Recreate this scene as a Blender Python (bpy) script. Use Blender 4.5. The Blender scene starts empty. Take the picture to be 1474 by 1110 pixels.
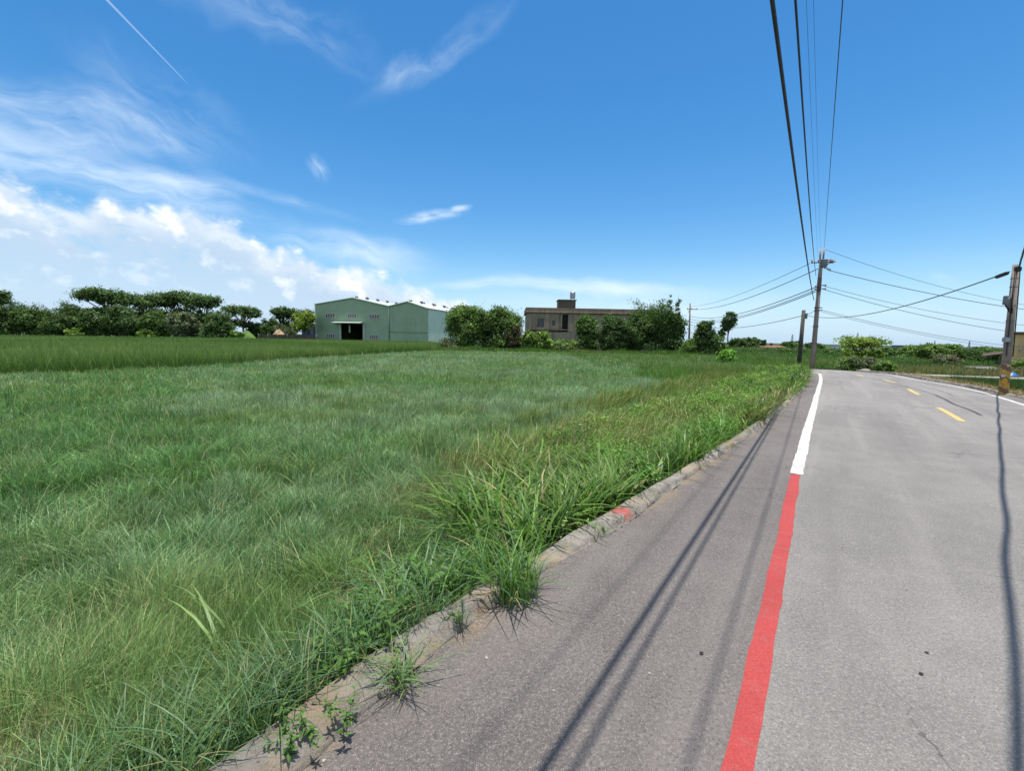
import bpy, math, random
import numpy as np
from mathutils import Vector, Matrix

S = bpy.context.scene
COL = S.collection
rad = math.radians
RNG = np.random.default_rng(7)
random.seed(11)

# ------------------------------------------------------------------ camera
CAM_H = 1.6
FPX, CX, CY = 640.0, 737.0, 555.0          # focal length and centre measured on the 1474 x 1110 photograph
PITCH = math.atan(68.5 / FPX)
ROLL = math.atan(0.0195)
cF = Vector((0, math.cos(PITCH), -math.sin(PITCH)))
_u0 = Vector((0, math.sin(PITCH), math.cos(PITCH)))
_x0 = Vector((1, 0, 0))
cR = _x0 * math.cos(ROLL) + _u0 * math.sin(ROLL)
cU = _u0 * math.cos(ROLL) - _x0 * math.sin(ROLL)
EYE = Vector((0, 0, CAM_H))
GZ = -0.4                                   # level of the fields beside the road

def ray(px, py):
    return cF + cR * ((px - CX) / FPX) + cU * ((CY - py) / FPX)

def G(px, py, z=0.0):
    """survey: the point of the level z seen in direction px, py"""
    d = ray(px, py)
    return EYE + d * ((z - CAM_H) / d.z)

def P(px, py, D):
    """survey: the point at distance D (world y) seen in direction px, py"""
    d = ray(px, py)
    return EYE + d * (D / d.y)

cam = bpy.data.cameras.new("camera")
cam.sensor_fit = 'HORIZONTAL'
cam.sensor_width = 36.0
cam.lens = 36.0 * FPX / 1474.0
cam.clip_start = 0.05
cam.clip_end = 9000
camo = bpy.data.objects.new("camera", cam)
m = Matrix((cR, cU, -cF)).transposed().to_4x4()
m.translation = EYE
camo.matrix_world = m
COL.objects.link(camo)
S.camera = camo

# ------------------------------------------------------------------ object helpers
def setp(o, label=None, cat=None, group=None, kind=None):
    if label: o['label'] = label
    if cat: o['category'] = cat
    if group: o['group'] = group
    if kind: o['kind'] = kind
    return o

def empty(name, loc, rz=0.0, label=None, cat=None, group=None):
    o = bpy.data.objects.new(name, None)
    o.empty_display_size = 0.2
    o.location = loc
    o.rotation_euler = (0, 0, rz)
    COL.objects.link(o)
    return setp(o, label, cat, group)

def link(name, me, mat, parent=None):
    o = bpy.data.objects.new(name, me)
    if mat is not None:
        for mm in (mat if isinstance(mat, (list, tuple)) else [mat]):
            me.materials.append(mm)
    COL.objects.link(o)
    if parent is not None:
        o.parent = parent
    return o

class MB:
    """collects boxes, tubes and polygons into ONE mesh"""
    def __init__(self):
        self.v, self.f, self.sm = [], [], []
    def add(self, vs, fs, smooth=False):
        n = len(self.v)
        self.v += [tuple(p) for p in vs]
        self.f += [tuple(i + n for i in q) for q in fs]
        self.sm += [smooth] * len(fs)
        return self
    def box(self, c, s, rz=0.0, b=0.0):
        x, y, z = s[0] / 2, s[1] / 2, s[2] / 2
        ca, sa = math.cos(rz), math.sin(rz)
        if b <= 0:
            vs = [(i * x, j * y, k * z) for k in (-1, 1) for i, j in ((-1, -1), (1, -1), (1, 1), (-1, 1))]
            fs = [(3, 2, 1, 0), (4, 5, 6, 7), (0, 1, 5, 4), (1, 2, 6, 5), (2, 3, 7, 6), (3, 0, 4, 7)]
        else:
            vs = []
            for k, ins in ((-z, b), (-z + b, 0), (z - b, 0), (z, b)):
                for i, j in ((-1, -1), (1, -1), (1, 1), (-1, 1)):
                    vs.append((i * (x - ins), j * (y - ins), k))
            fs = [(3, 2, 1, 0), (12, 13, 14, 15)]
            for r in range(3):
                for q in range(4):
                    a, d = r * 4 + q, r * 4 + (q + 1) % 4
                    fs.append((a, d, d + 4, a + 4))
        vs = [(c[0] + p[0] * ca - p[1] * sa, c[1] + p[0] * sa + p[1] * ca, c[2] + p[2]) for p in vs]
        return self.add(vs, fs)
    def tube(self, pts, r, n=8, cap=True, smooth=True):
        pts = [Vector(p) for p in pts]
        if not hasattr(r, '__len__'): r = [r] * len(pts)
        vs, fs = [], []
        ref = None
        for i, p in enumerate(pts):
            d = (pts[min(i + 1, len(pts) - 1)] - pts[max(i - 1, 0)])
            d = d.normalized() if d.length > 1e-9 else Vector((0, 0, 1))
            if ref is None:
                ref = Vector((1, 0, 0)) if abs(d.x) < 0.8 else Vector((0, 1, 0))
            a = (ref - d * ref.dot(d)).normalized()
            b = d.cross(a)
            ref = a
            for k in range(n):
                t = 2 * math.pi * k / n
                vs.append(p + (a * math.cos(t) + b * math.sin(t)) * r[i])
        for i in range(len(pts) - 1):
            for k in range(n):
                k2 = (k + 1) % n
                fs.append((i * n + k, i * n + k2, (i + 1) * n + k2, (i + 1) * n + k))
        self.add(vs, fs, smooth)
        if cap:
            m0 = len(self.v) - len(vs)
            self.f += [tuple(m0 + k for k in reversed(range(n))), tuple(m0 + (len(pts) - 1) * n + k for k in range(n))]
            self.sm += [False, False]
        return self
    def lathe(self, c, prof, n=16):
        """prof: (radius, z) from bottom to top about the vertical through c"""
        vs, fs = [], []
        for r, z in prof:
            for k in range(n):
                t = 2 * math.pi * k / n
                vs.append((c[0] + r * math.cos(t), c[1] + r * math.sin(t), c[2] + z))
        for i in range(len(prof) - 1):
            for k in range(n):
                k2 = (k + 1) % n
                fs.append((i * n + k, i * n + k2, (i + 1) * n + k2, (i + 1) * n + k))
        fs.append(tuple(reversed(range(n))))
        fs.append(tuple((len(prof) - 1) * n + k for k in range(n)))
        return self.add(vs, fs, False)
    def build(self, name, mat, parent=None):
        me = bpy.data.meshes.new(name)
        me.from_pydata(self.v, [], self.f)
        if len(me.polygons) == len(self.sm):
            me.polygons.foreach_set('use_smooth', self.sm)
        me.update()
        return link(name, me, mat, parent)

def np_mesh(name, V, F, colors=None, smooth=False):
    """V (n,3), F (m,k) all faces with k corners, colors (n,3)"""
    me = bpy.data.meshes.new(name)
    k = F.shape[1]
    me.vertices.add(len(V))
    me.vertices.foreach_set('co', np.ascontiguousarray(V, dtype=np.float32).ravel())
    me.loops.add(F.size)
    me.loops.foreach_set('vertex_index', np.ascontiguousarray(F, dtype=np.int32).ravel())
    me.polygons.add(len(F))
    me.polygons.foreach_set('loop_start', np.arange(len(F), dtype=np.int32) * k)
    me.update(calc_edges=True)
    if smooth:
        me.polygons.foreach_set('use_smooth', np.ones(len(F), dtype=bool))
    if colors is not None:
        at = me.attributes.new('tint', 'FLOAT_COLOR', 'POINT')
        c4 = np.ones((len(V), 4), dtype=np.float32)
        c4[:, :3] = colors
        at.data.foreach_set('color', c4.ravel())
    return me

# lattice noise
_LAT = np.random.default_rng(3).random((256, 256))
def vnoise(x, y):
    xi, yi = np.floor(x).astype(int), np.floor(y).astype(int)
    fx, fy = x - xi, y - yi
    fx = fx * fx * (3 - 2 * fx); fy = fy * fy * (3 - 2 * fy)
    a = _LAT[xi % 256, yi % 256]; b = _LAT[(xi + 1) % 256, yi % 256]
    c = _LAT[xi % 256, (yi + 1) % 256]; d = _LAT[(xi + 1) % 256, (yi + 1) % 256]
    return (a * (1 - fx) + b * fx) * (1 - fy) + (c * (1 - fx) + d * fx) * fy
def fbm(x, y, o=3):
    s, a, t = 0, 1, 0
    for i in range(o):
        s = s + a * vnoise(x * 2 ** i + 17.3 * i, y * 2 ** i + 5.1 * i); t += a; a *= 0.5
    return s / t

# ------------------------------------------------------------------ node helpers
class NT:
    def __init__(self, tree):
        self.t = tree; self.n = tree.nodes; self.l = tree.links
    def node(self, typ, **kw):
        nd = self.n.new(typ)
        for k, v in kw.items(): setattr(nd, k, v)
        return nd
    def put(self, sock, val):
        if isinstance(val, bpy.types.NodeSocket): self.l.new(val, sock)
        else: sock.default_value = val
    def m(self, op, a, b=None, c=None, clamp=False):
        nd = self.node('ShaderNodeMath', operation=op, use_clamp=clamp)
        self.put(nd.inputs[0], a)
        if b is not None: self.put(nd.inputs[1], b)
        if c is not None: self.put(nd.inputs[2], c)
        return nd.outputs[0]
    def sstep(self, x, lo, hi, a=0.0, b=1.0):
        nd = self.node('ShaderNodeMapRange', interpolation_type='SMOOTHSTEP')
        self.put(nd.inputs[0], x); self.put(nd.inputs[1], lo); self.put(nd.inputs[2], hi)
        self.put(nd.inputs[3], a); self.put(nd.inputs[4], b)
        return nd.outputs[0]
    def comb(self, x, y, z=0.0):
        nd = self.node('ShaderNodeCombineXYZ')
        for i, v in enumerate((x, y, z)): self.put(nd.inputs[i], v)
        return nd.outputs[0]
    def noise(self, vec, scale, detail=4, rough=0.5, dist=0.0):
        nd = self.node('ShaderNodeTexNoise')
        if vec is not None: self.l.new(vec, nd.inputs['Vector'])
        nd.inputs['Scale'].default_value = scale; nd.inputs['Detail'].default_value = detail
        nd.inputs['Roughness'].default_value = rough; nd.inputs['Distortion'].default_value = dist
        return nd.outputs[0]
    def mix(self, f, a, b, blend='MIX'):
        nd = self.node('ShaderNodeMix', data_type='RGBA', blend_type=blend)
        self.put(nd.inputs[0], f)
        for s, v in ((nd.inputs[6], a), (nd.inputs[7], b)):
            if isinstance(v, bpy.types.NodeSocket): self.l.new(v, s)
            else: s.default_value = (v[0], v[1], v[2], 1)
        return nd.outputs[2]

def mat_base(name):
    mt = bpy.data.materials.new(name)
    mt.use_nodes = True
    t = NT(mt.node_tree)
    b = t.n['Principled BSDF']
    return mt, t, b

def lin(r, g, b):
    f = lambda c: c / 12.92 if c <= 0.04045 else ((c + 0.055) / 1.055) ** 2.4
    return (f(r / 255), f(g / 255), f(b / 255))

def mat(name, c1, c2=None, scale=3.0, rough=0.8, bump=0.0, bscale=None, metal=0.0, spec=0.3, detail=5, lo=0.35, hi=0.65, stretch=None):
    mt, t, b = mat_base(name)
    tc = t.node('ShaderNodeTexCoord')
    vec = tc.outputs['Object']
    if stretch:
        mp = t.node('ShaderNodeMapping'); mp.inputs['Scale'].default_value = stretch
        t.l.new(vec, mp.inputs[0]); vec = mp.outputs[0]
    if c2 is None: c2 = tuple(x * 0.8 for x in c1)
    f = t.noise(vec, scale, detail, 0.6)
    t.l.new(t.mix(t.sstep(f, lo, hi), c1, c2), b.inputs['Base Color'])
    b.inputs['Roughness'].default_value = rough
    b.inputs['Metallic'].default_value = metal
    b.inputs['Specular IOR Level'].default_value = spec
    if bump:
        bn = t.node('ShaderNodeBump'); bn.inputs['Strength'].default_value = bump; bn.inputs['Distance'].default_value = 0.02
        t.l.new(t.noise(vec, bscale or scale * 4, 6, 0.6), bn.inputs['Height'])
        t.l.new(bn.outputs[0], b.inputs['Normal'])
    return mt

def leaf_mat(name, trans=0.35, rough=0.5, spec=0.35, tcol=(1.0, 1.1, 0.55)):
    mt, t, b = mat_base(name)
    at = t.node('ShaderNodeAttribute', attribute_name='tint')
    col = at.outputs['Color']
    t.l.new(col, b.inputs['Base Color'])
    b.inputs['Roughness'].default_value = rough
    b.inputs['Specular IOR Level'].default_value = spec
    tr = t.node('ShaderNodeBsdfTranslucent')
    t.l.new(t.mix(1.0, col, tcol, 'MULTIPLY'), tr.inputs[0])
    mx = t.node('ShaderNodeMixShader'); mx.inputs[0].default_value = trans
    t.l.new(b.outputs[0], mx.inputs[1]); t.l.new(tr.outputs[0], mx.inputs[2])
    t.l.new(mx.outputs[0], t.n['Material Output'].inputs[0])
    return mt
# ------------------------------------------------------------------ sun and sky
SUN_AZ, SUN_EL = rad(75), rad(87.0)
sdir = Vector((math.sin(SUN_AZ) * math.cos(SUN_EL), math.cos(SUN_AZ) * math.cos(SUN_EL), math.sin(SUN_EL)))
sl = bpy.data.lights.new("sun", 'SUN')
sl.energy = 5.0
sl.angle = rad(0.53)
sl.color = (1.0, 0.945, 0.85)
so = bpy.data.objects.new("sun", sl)
so.rotation_euler = (-sdir).to_track_quat('-Z', 'Y').to_euler()
so.location = (20, 0, 60)
COL.objects.link(so)

W = bpy.data.worlds.new("World"); S.world = W
W.use_nodes = True
t = NT(W.node_tree)
bg = t.n['Background']
sky = t.node('ShaderNodeTexSky', sky_type='NISHITA')
sky.sun_disc = False
sky.sun_elevation = SUN_EL; sky.sun_rotation = SUN_AZ
sky.altitude = 50; sky.air_density = 1.0; sky.dust_density = 0.6; sky.ozone_density = 2.5
bg.inputs[1].default_value = 0.13

def azel(px, py):
    d = ray(px, py).normalized()
    return math.degrees(math.atan2(d.x, d.y)), math.degrees(math.asin(d.z))

tc = t.node('ShaderNodeTexCoord')
sx = t.node('ShaderNodeSeparateXYZ'); t.l.new(tc.outputs['Generated'], sx.inputs[0])
AZ = t.m('DEGREES', t.m('ARCTAN2', sx.outputs[0], sx.outputs[1]))
EL = t.m('DEGREES', t.m('ARCSINE', sx.outputs[2]))

# deeper blue as the photograph's sky
hs = t.node('ShaderNodeHueSaturation')
hs.inputs['Hue'].default_value = 0.497; hs.inputs["Saturation"].default_value = 1.38; hs.inputs['Value'].default_value = 1.0
t.l.new(sky.outputs[0], hs.inputs['Color'])
SKYC = hs.outputs[0]

def cirrus(px, py, rx, ry, ang, nscale, stretch, lo, hi, seed, amp):
    """one wisp: elliptical patch (degrees) about px, py, filled with fibres along ang"""
    a0, e0 = azel(px, py)
    dx = t.m('SUBTRACT', AZ, a0); dy = t.m('SUBTRACT', EL, e0)
    ca, sa = math.cos(rad(ang)), math.sin(rad(ang))
    u = t.m('ADD', t.m('MULTIPLY', dx, ca), t.m('MULTIPLY', dy, sa))
    v = t.m('SUBTRACT', t.m('MULTIPLY', dy, ca), t.m('MULTIPLY', dx, sa))
    wob = t.noise(t.comb(t.m('MULTIPLY', AZ, 0.12), t.m('MULTIPLY', EL, 0.12), seed + 3.3), 1.0, 3, 0.55)
    v2 = t.m('ADD', v, t.m('MULTIPLY', t.m('SUBTRACT', wob, 0.5), ry * 2.2))
    r = t.m('SQRT', t.m('ADD', t.m('POWER', t.m('DIVIDE', u, rx), 2.0), t.m('POWER', t.m('DIVIDE', v2, ry), 2.0)))
    body = t.sstep(r, 1.15, 0.0)
    fib = t.noise(t.comb(t.m('MULTIPLY', u, nscale / stretch), t.m('MULTIPLY', v2, nscale), seed), 1.0, 7, 0.58, 0.35)
    return t.m('MULTIPLY', t.m('MULTIPLY', body, t.sstep(fib, lo - 0.04, hi + 0.10)), amp * 1.08, clamp=True)

wisps = [
    cirrus(85, 165, 13, 3.2, -6, 0.45, 3.0, 0.26, 0.76, 1.0, 0.55),
    cirrus(250, 150, 9, 3.5, -20, 0.4, 2.5, 0.34, 0.80, 1.6, 0.40),
    cirrus(215, 180, 5.5, 1.6, -24, 0.7, 3.0, 0.34, 0.72, 2.0, 0.70),
    cirrus(20, 190, 9, 3.0, 8, 0.45, 3.0, 0.25, 0.75, 2.5, 0.75),
    cirrus(130, 250, 17, 2.8, -9, 0.5, 4.0, 0.24, 0.66, 3.0, 0.85),
    cirrus(250, 262, 7, 1.2, 3, 0.7, 4.0, 0.2, 0.6, 3.7, 0.75),
    cirrus(405, 285, 9, 0.8, -9, 0.8, 5.0, 0.2, 0.7, 4.4, 0.30),
    cirrus(632, 74, 11.5, 1.5, 30, 0.5, 3.0, 0.26, 0.74, 5.0, 0.40),
    cirrus(570, 100, 3.2, 1.7, 40, 0.7, 2.0, 0.30, 0.74, 5.6, 0.34),
    cirrus(400, 22, 12, 3.0, -5, 0.42, 3.0, 0.32, 0.80, 6.0, 0.42),
    cirrus(458, 242, 1.7, 1.2, -55, 1.0, 2.0, 0.30, 0.7, 7.0, 0.60),
    cirrus(620, 311, 4.6, 0.75, 13, 0.9, 3.0, 0.25, 0.62, 8.0, 0.85),
    cirrus(660, 300, 1.8, 0.5, 16, 1.2, 3.0, 0.3, 0.62, 8.5, 0.85),
    cirrus(510, 362, 11, 2.3, -7, 0.55, 4.0, 0.22, 0.66, 9.0, 0.80),
    cirrus(860, 413, 15, 1.25, -4, 0.5, 5.0, 0.12, 0.60, 10.0, 0.95),
    cirrus(700, 410, 9, 0.9, 3, 0.6, 5.0, 0.22, 0.66, 11.0, 0.7),
    cirrus(900, 440, 22, 2.2, -1, 0.35, 5.0, 0.15, 0.7, 12.0, 0.65),
    cirrus(1360, 402, 1.5, 0.55, -30, 1.2, 2.0, 0.3, 0.7, 13.0, 0.45),
    cirrus(1240, 455, 14, 2.4, 0, 0.4, 4.0, 0.3, 0.8, 14.0, 0.35),
]
wm = wisps[0]
for w in wisps[1:]:
    wm = t.m('SUBTRACT', t.m('ADD', wm, w), t.m('MULTIPLY', wm, w))

# contrail: along the great circle between two sighted directions
d0, d1 = ray(150, -5).normalized(), ray(274, 124).normalized()
nrm = d0.cross(d1).normalized()
def dot3(v):
    nd = t.node('ShaderNodeVectorMath', operation='DOT_PRODUCT')
    t.l.new(tc.outputs['Generated'], nd.inputs[0]); nd.inputs[1].default_value = v
    return nd.outputs['Value']
off = t.m('ABSOLUTE', dot3(nrm))
mid = (d0 + d1).normalized()
alng = (d1 - d0).normalized()
L = dot3(alng)
l0, l1 = alng.dot(d0), alng.dot(d1)
cw = t.sstep(L, l1, l0 - 0.05, 0.0009, 0.0030)
ctr = t.m('MULTIPLY', t.sstep(t.m('DIVIDE', off, cw), 1.0, 0.2), t.sstep(L, l1 + 0.002, l1 - 0.02))
ctr = t.m('MULTIPLY', ctr, t.sstep(dot3(mid), 0.86, 0.93))
ctr = t.m('MULTIPLY', ctr, 0.38)
wm = t.m('MAXIMUM', wm, ctr)

# cumulus bank low on the west side
prof = [(-200, 205), (-60, 215), (0, 236), (50, 262), (105, 282), (150, 262), (215, 286), (262, 283), (300, 296), (340, 308), (385, 345), (440, 352), (480, 374), (560, 391), (650, 425), (800, 470), (1000, 500)]
pa = [azel(*p) for p in prof]
A0, A1 = -90.0, 30.0
fc = t.node('ShaderNodeFloatCurve')
cv = fc.mapping.curves[0]
pts = [(0.0, 0.5)] + [((a - A0) / (A1 - A0), max(0.0, (e + 4) / 30.0)) for a, e in pa if 0.02 < (a - A0) / (A1 - A0) < 0.98] + [(1.0, 0.0)]
while len(cv.points) < len(pts): cv.points.new(0.5, 0.5)
for pnt, (x, y) in zip(cv.points, pts):
    pnt.location = (x, y); pnt.handle_type = 'VECTOR'
fc.mapping.update()
mr = t.node('ShaderNodeMapRange'); mr.inputs[1].default_value = A0; mr.inputs[2].default_value = A1
t.l.new(AZ, mr.inputs[0]); t.l.new(mr.outputs[0], fc.inputs['Value'])
TOP = t.m('SUBTRACT', t.m('MULTIPLY', fc.outputs[0], 30.0), 4.0)
cvec = t.comb(AZ, t.m('MULTIPLY', EL, 1.25), 0.0)
n1 = t.noise(cvec, 0.16, 9, 0.56)
vo = t.node('ShaderNodeTexVoronoi', feature='SMOOTH_F1'); vo.inputs['Scale'].default_value = 0.42; vo.inputs['Smoothness'].default_value = 0.6
try: vo.inputs['Detail'].default_value = 3.0; vo.inputs['Roughness'].default_value = 0.55
except Exception: pass
nv = t.node('ShaderNodeVectorMath', operation='ADD'); t.l.new(cvec, nv.inputs[0])
nn = t.node('ShaderNodeTexNoise'); nn.inputs['Scale'].default_value = 0.5; nn.inputs['Detail'].default_value = 4
t.l.new(cvec, nn.inputs['Vector'])
sc = t.node('ShaderNodeVectorMath', operation='SCALE'); t.l.new(nn.outputs['Color'], sc.inputs[0]); sc.inputs['Scale'].default_value = 1.6
t.l.new(sc.outputs[0], nv.inputs[1]); t.l.new(nv.outputs[0], vo.inputs['Vector'])
puff = t.m('SUBTRACT', 1.0, vo.outputs['Distance'])
dep = t.m('SUBTRACT', TOP, EL)
edge = t.m('ADD', dep, t.m('ADD', t.m('MULTIPLY', t.m('SUBTRACT', n1, 0.5), 4.5), t.m('MULTIPLY', t.m('SUBTRACT', puff, 0.45), 1.8)))
cum = t.sstep(edge, -0.65, 1.5)
hol = t.sstep(t.noise(t.comb(AZ, t.m('MULTIPLY', EL, 2.0), 9.0), 0.17, 6, 0.6), 0.56, 0.72)
cum = t.m('MULTIPLY', cum, t.m('SUBTRACT', 1.0, t.m('MULTIPLY', hol, 0.5)))
# softer, thinner cloud lower down in the bank
n2 = t.noise(t.comb(AZ, t.m('MULTIPLY', EL, 2.2), 4.0), 0.11, 6, 0.55)
low = t.sstep(t.m('ADD', dep, t.m('MULTIPLY', n2, 4.0)), 4.0, 12.0)
cum = t.m('MULTIPLY', cum, t.m('SUBTRACT', 1.0, t.m('MULTIPLY', low, 0.35)))
# light and shaded billows: relief of the heaped cloud toward the high sun
def shifted(dx, dy):
    nd = t.node('ShaderNodeVectorMath', operation='ADD'); t.l.new(cvec, nd.inputs[0]); nd.inputs[1].default_value = (dx, dy, 0)
    return nd.outputs[0]
rel = t.m('SUBTRACT', t.noise(cvec, 0.26, 6, 0.55), t.noise(shifted(0.8, 1.3), 0.26, 4, 0.5))
lit = t.sstep(t.m('ADD', t.m('MULTIPLY', rel, 1.9), t.m('MULTIPLY', t.m('SUBTRACT', puff, 0.5), 0.5)), -0.22, 0.30)
lit = t.m('ADD', t.m('MULTIPLY', lit, 0.70), t.m('MULTIPLY', t.sstep(edge, 4.2, 0.3), t.sstep(n1, 0.38, 0.62, 0.25, 0.60)), clamp=True)
lit = t.m('MULTIPLY', lit, t.sstep(dep, 11.0, 1.0, 0.34, 1.0))
ccol = t.mix(lit, (3.5, 4.45, 5.55), (7.4, 7.4, 7.3))
wcol = (5.3, 6.2, 7.1)
hz = t.sstep(EL, 10.5, -0.5)                      # pale moist air low over the land
SK2 = t.mix(t.m('MULTIPLY', hz, 0.68), SKYC, (2.85, 4.55, 6.7))
c1 = t.mix(t.m('MULTIPLY', wm, 0.85), SK2, wcol)
c2 = t.mix(cum, c1, ccol)
# unseen pale veil added overhead and behind the viewer as neutral fill
aa = t.m('ABSOLUTE', AZ)
fill_veil = t.m('MAXIMUM', t.sstep(aa, 66, 110), t.sstep(EL, 42, 60))
fill_veil = t.m('MULTIPLY', fill_veil, t.sstep(t.noise(t.comb(AZ, EL, 21.0), 0.03, 4, 0.55), 0.25, 0.65, 0.25, 0.75))
c2 = t.mix(fill_veil, c2, (4.6, 4.9, 5.2))
t.l.new(c2, bg.inputs[0])

S.view_settings.view_transform = 'Standard'
S.view_settings.look = 'None'
S.view_settings.gamma = 1.0
S.view_settings.use_curve_mapping = False
S.view_settings.exposure = 0.36
W.cycles.sampling_method = 'MANUAL'; W.cycles.sample_map_resolution = 256
S.cycles.max_bounces = 6
S.cycles.diffuse_bounces = 3
S.cycles.glossy_bounces = 2
S.cycles.transmission_bounces = 4
S.cycles.transparent_max_bounces = 4
# ------------------------------------------------------------------ traced lines of the road (survey on the level z = 0)
def smooth_line(pts, step=0.25, it=2):
    p = np.array([(q[0], q[1]) for q in pts], float)
    for _ in range(it):
        a = p[:-1] * 0.75 + p[1:] * 0.25; b = p[:-1] * 0.25 + p[1:] * 0.75
        q = np.empty((len(a) * 2, 2)); q[0::2] = a; q[1::2] = b
        p = np.vstack([p[:1], q, p[-1:]])
    return resample(p, step)
def resample(p, step):
    p = np.asarray(p, float)
    d = np.r_[0, np.cumsum(np.hypot(*np.diff(p, axis=0).T))]
    n = max(2, int(d[-1] / step) + 1)
    s = np.linspace(0, d[-1], n)
    return np.c_[np.interp(s, d, p[:, 0]), np.interp(s, d, p[:, 1])]
def normals(p):
    tg = np.gradient(p, axis=0); tg /= np.hypot(tg[:, 0], tg[:, 1])[:, None]
    return np.c_[-tg[:, 1], tg[:, 0]]      # to the left of the direction of travel
HEAD = np.array([math.sin(rad(35.5)), math.cos(rad(35.5))])
def gxy(l): return [tuple(G(x, y)[:2]) for x, y in l]
def back(p0, d): return (p0[0] - HEAD[0] * d, p0[1] - HEAD[1] * d)

k_out = gxy([(437, 1110), (532, 1011), (632, 931), (703, 880), (795, 812), (865, 776), (921, 739), (991, 686), (1068, 635), (1109, 605), (1141, 576), (1166, 549)])
k_in = gxy([(321, 1110), (437, 1026), (527, 958), (600, 908), (680, 862), (770, 802), (842, 763), (926, 713), (1007, 663), (1056, 632), (1100, 603), (1133, 575), (1160, 548)])
far_l = [(16.3, 24.6), (15.6, 25.5), (13.5, 26.2)]
k_out = [back(k_out[0], 14)] + k_out + [(x - 0.15, y - 0.2) for x, y in far_l]
k_in = [back(k_in[0], 14)] + k_in + [(x - 0.3, y - 0.45) for x, y in far_l]
e_line = gxy([(1067, 1110), (1102, 900), (1125, 788), (1145.4, 682), (1163.7, 613), (1176, 568), (1181.5, 550)]) + [(16.2, 23.3), (16.75, 24.3), (16.6, 25.0), (15.8, 25.7), (13.5, 26.4)]
e_line = [back(e_line[0], 14)] + e_line
r_line = gxy([(1474, 583), (1423, 567.4), (1382.6, 557.4), (1347, 551.5), (1317.7, 546.7), (1300, 543), (1282, 539.8)]) 
r_line = [back(r_line[0], 32), back(r_line[0], 14)] + r_line + [(20.6, 25.6), (20.3, 27.0), (19.5, 27.9), (17.6, 28.6), (13.5, 29.0)]
r_kerb = gxy([(1474, 574), (1450, 569.5), (1415.7, 562.3), (1382, 555.5), (1347, 549.2), (1310, 543.2), (1283, 537.8)])
r_kerb = [back(r_kerb[0], 33), back(r_kerb[0], 14)] + r_kerb + [(20.95, 25.7), (20.6, 27.2), (19.7, 28.2), (17.7, 28.95), (13.5, 29.35)]
K_OUT, K_IN, E_LINE, R_LINE, R_KERB = [smooth_line(x, 0.2) for x in (k_out, k_in, e_line, r_line, r_kerb)]

def road_z(x, y):
    """the road dips a little after the bend"""
    return -0.14 * np.clip(16.3 - np.asarray(x), 0, 2.6) * (np.asarray(y) > 20)

def strip(name, A, B, z, mt, parent=None, cross=1, n=None, zf=True):
    n = n or max(len(A), len(B))
    def rs(p):
        d = np.r_[0, np.cumsum(np.hypot(*np.diff(p, axis=0).T))]; s = np.linspace(0, d[-1], n)
        return np.c_[np.interp(s, d, p[:, 0]), np.interp(s, d, p[:, 1])]
    A, B = rs(A), rs(B)
    rows = []
    for k in range(cross + 1):
        q = A + (B - A) * k / cross
        zz = np.full(n, z) + (road_z(q[:, 0], q[:, 1]) if zf else 0)
        rows.append(np.c_[q, zz])
    V = np.stack(rows, 1).reshape(-1, 3)
    w = cross + 1
    i, k = np.meshgrid(np.arange(n - 1), np.arange(cross), indexing='ij')
    a = (i * w + k).ravel()
    F = np.c_[a, a + 1, a + w + 1, a + w]
    me = np_mesh(name, V, F)
    return link(name, me, mt, parent)

def side_of(line, x, y):
    """signed distance to the left of a traced line"""
    nn = normals(line)
    out = np.empty(len(x))
    for s in range(0, len(x), 20000):
        X, Y = x[s:s + 20000], y[s:s + 20000]
        d2 = (X[:, None] - line[None, ::2, 0]) ** 2 + (Y[:, None] - line[None, ::2, 1]) ** 2
        i = np.argmin(d2, 1) * 2
        out[s:s + 20000] = (X - line[i, 0]) * nn[i, 0] + (Y - line[i, 1]) * nn[i, 1]
    return out
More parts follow.
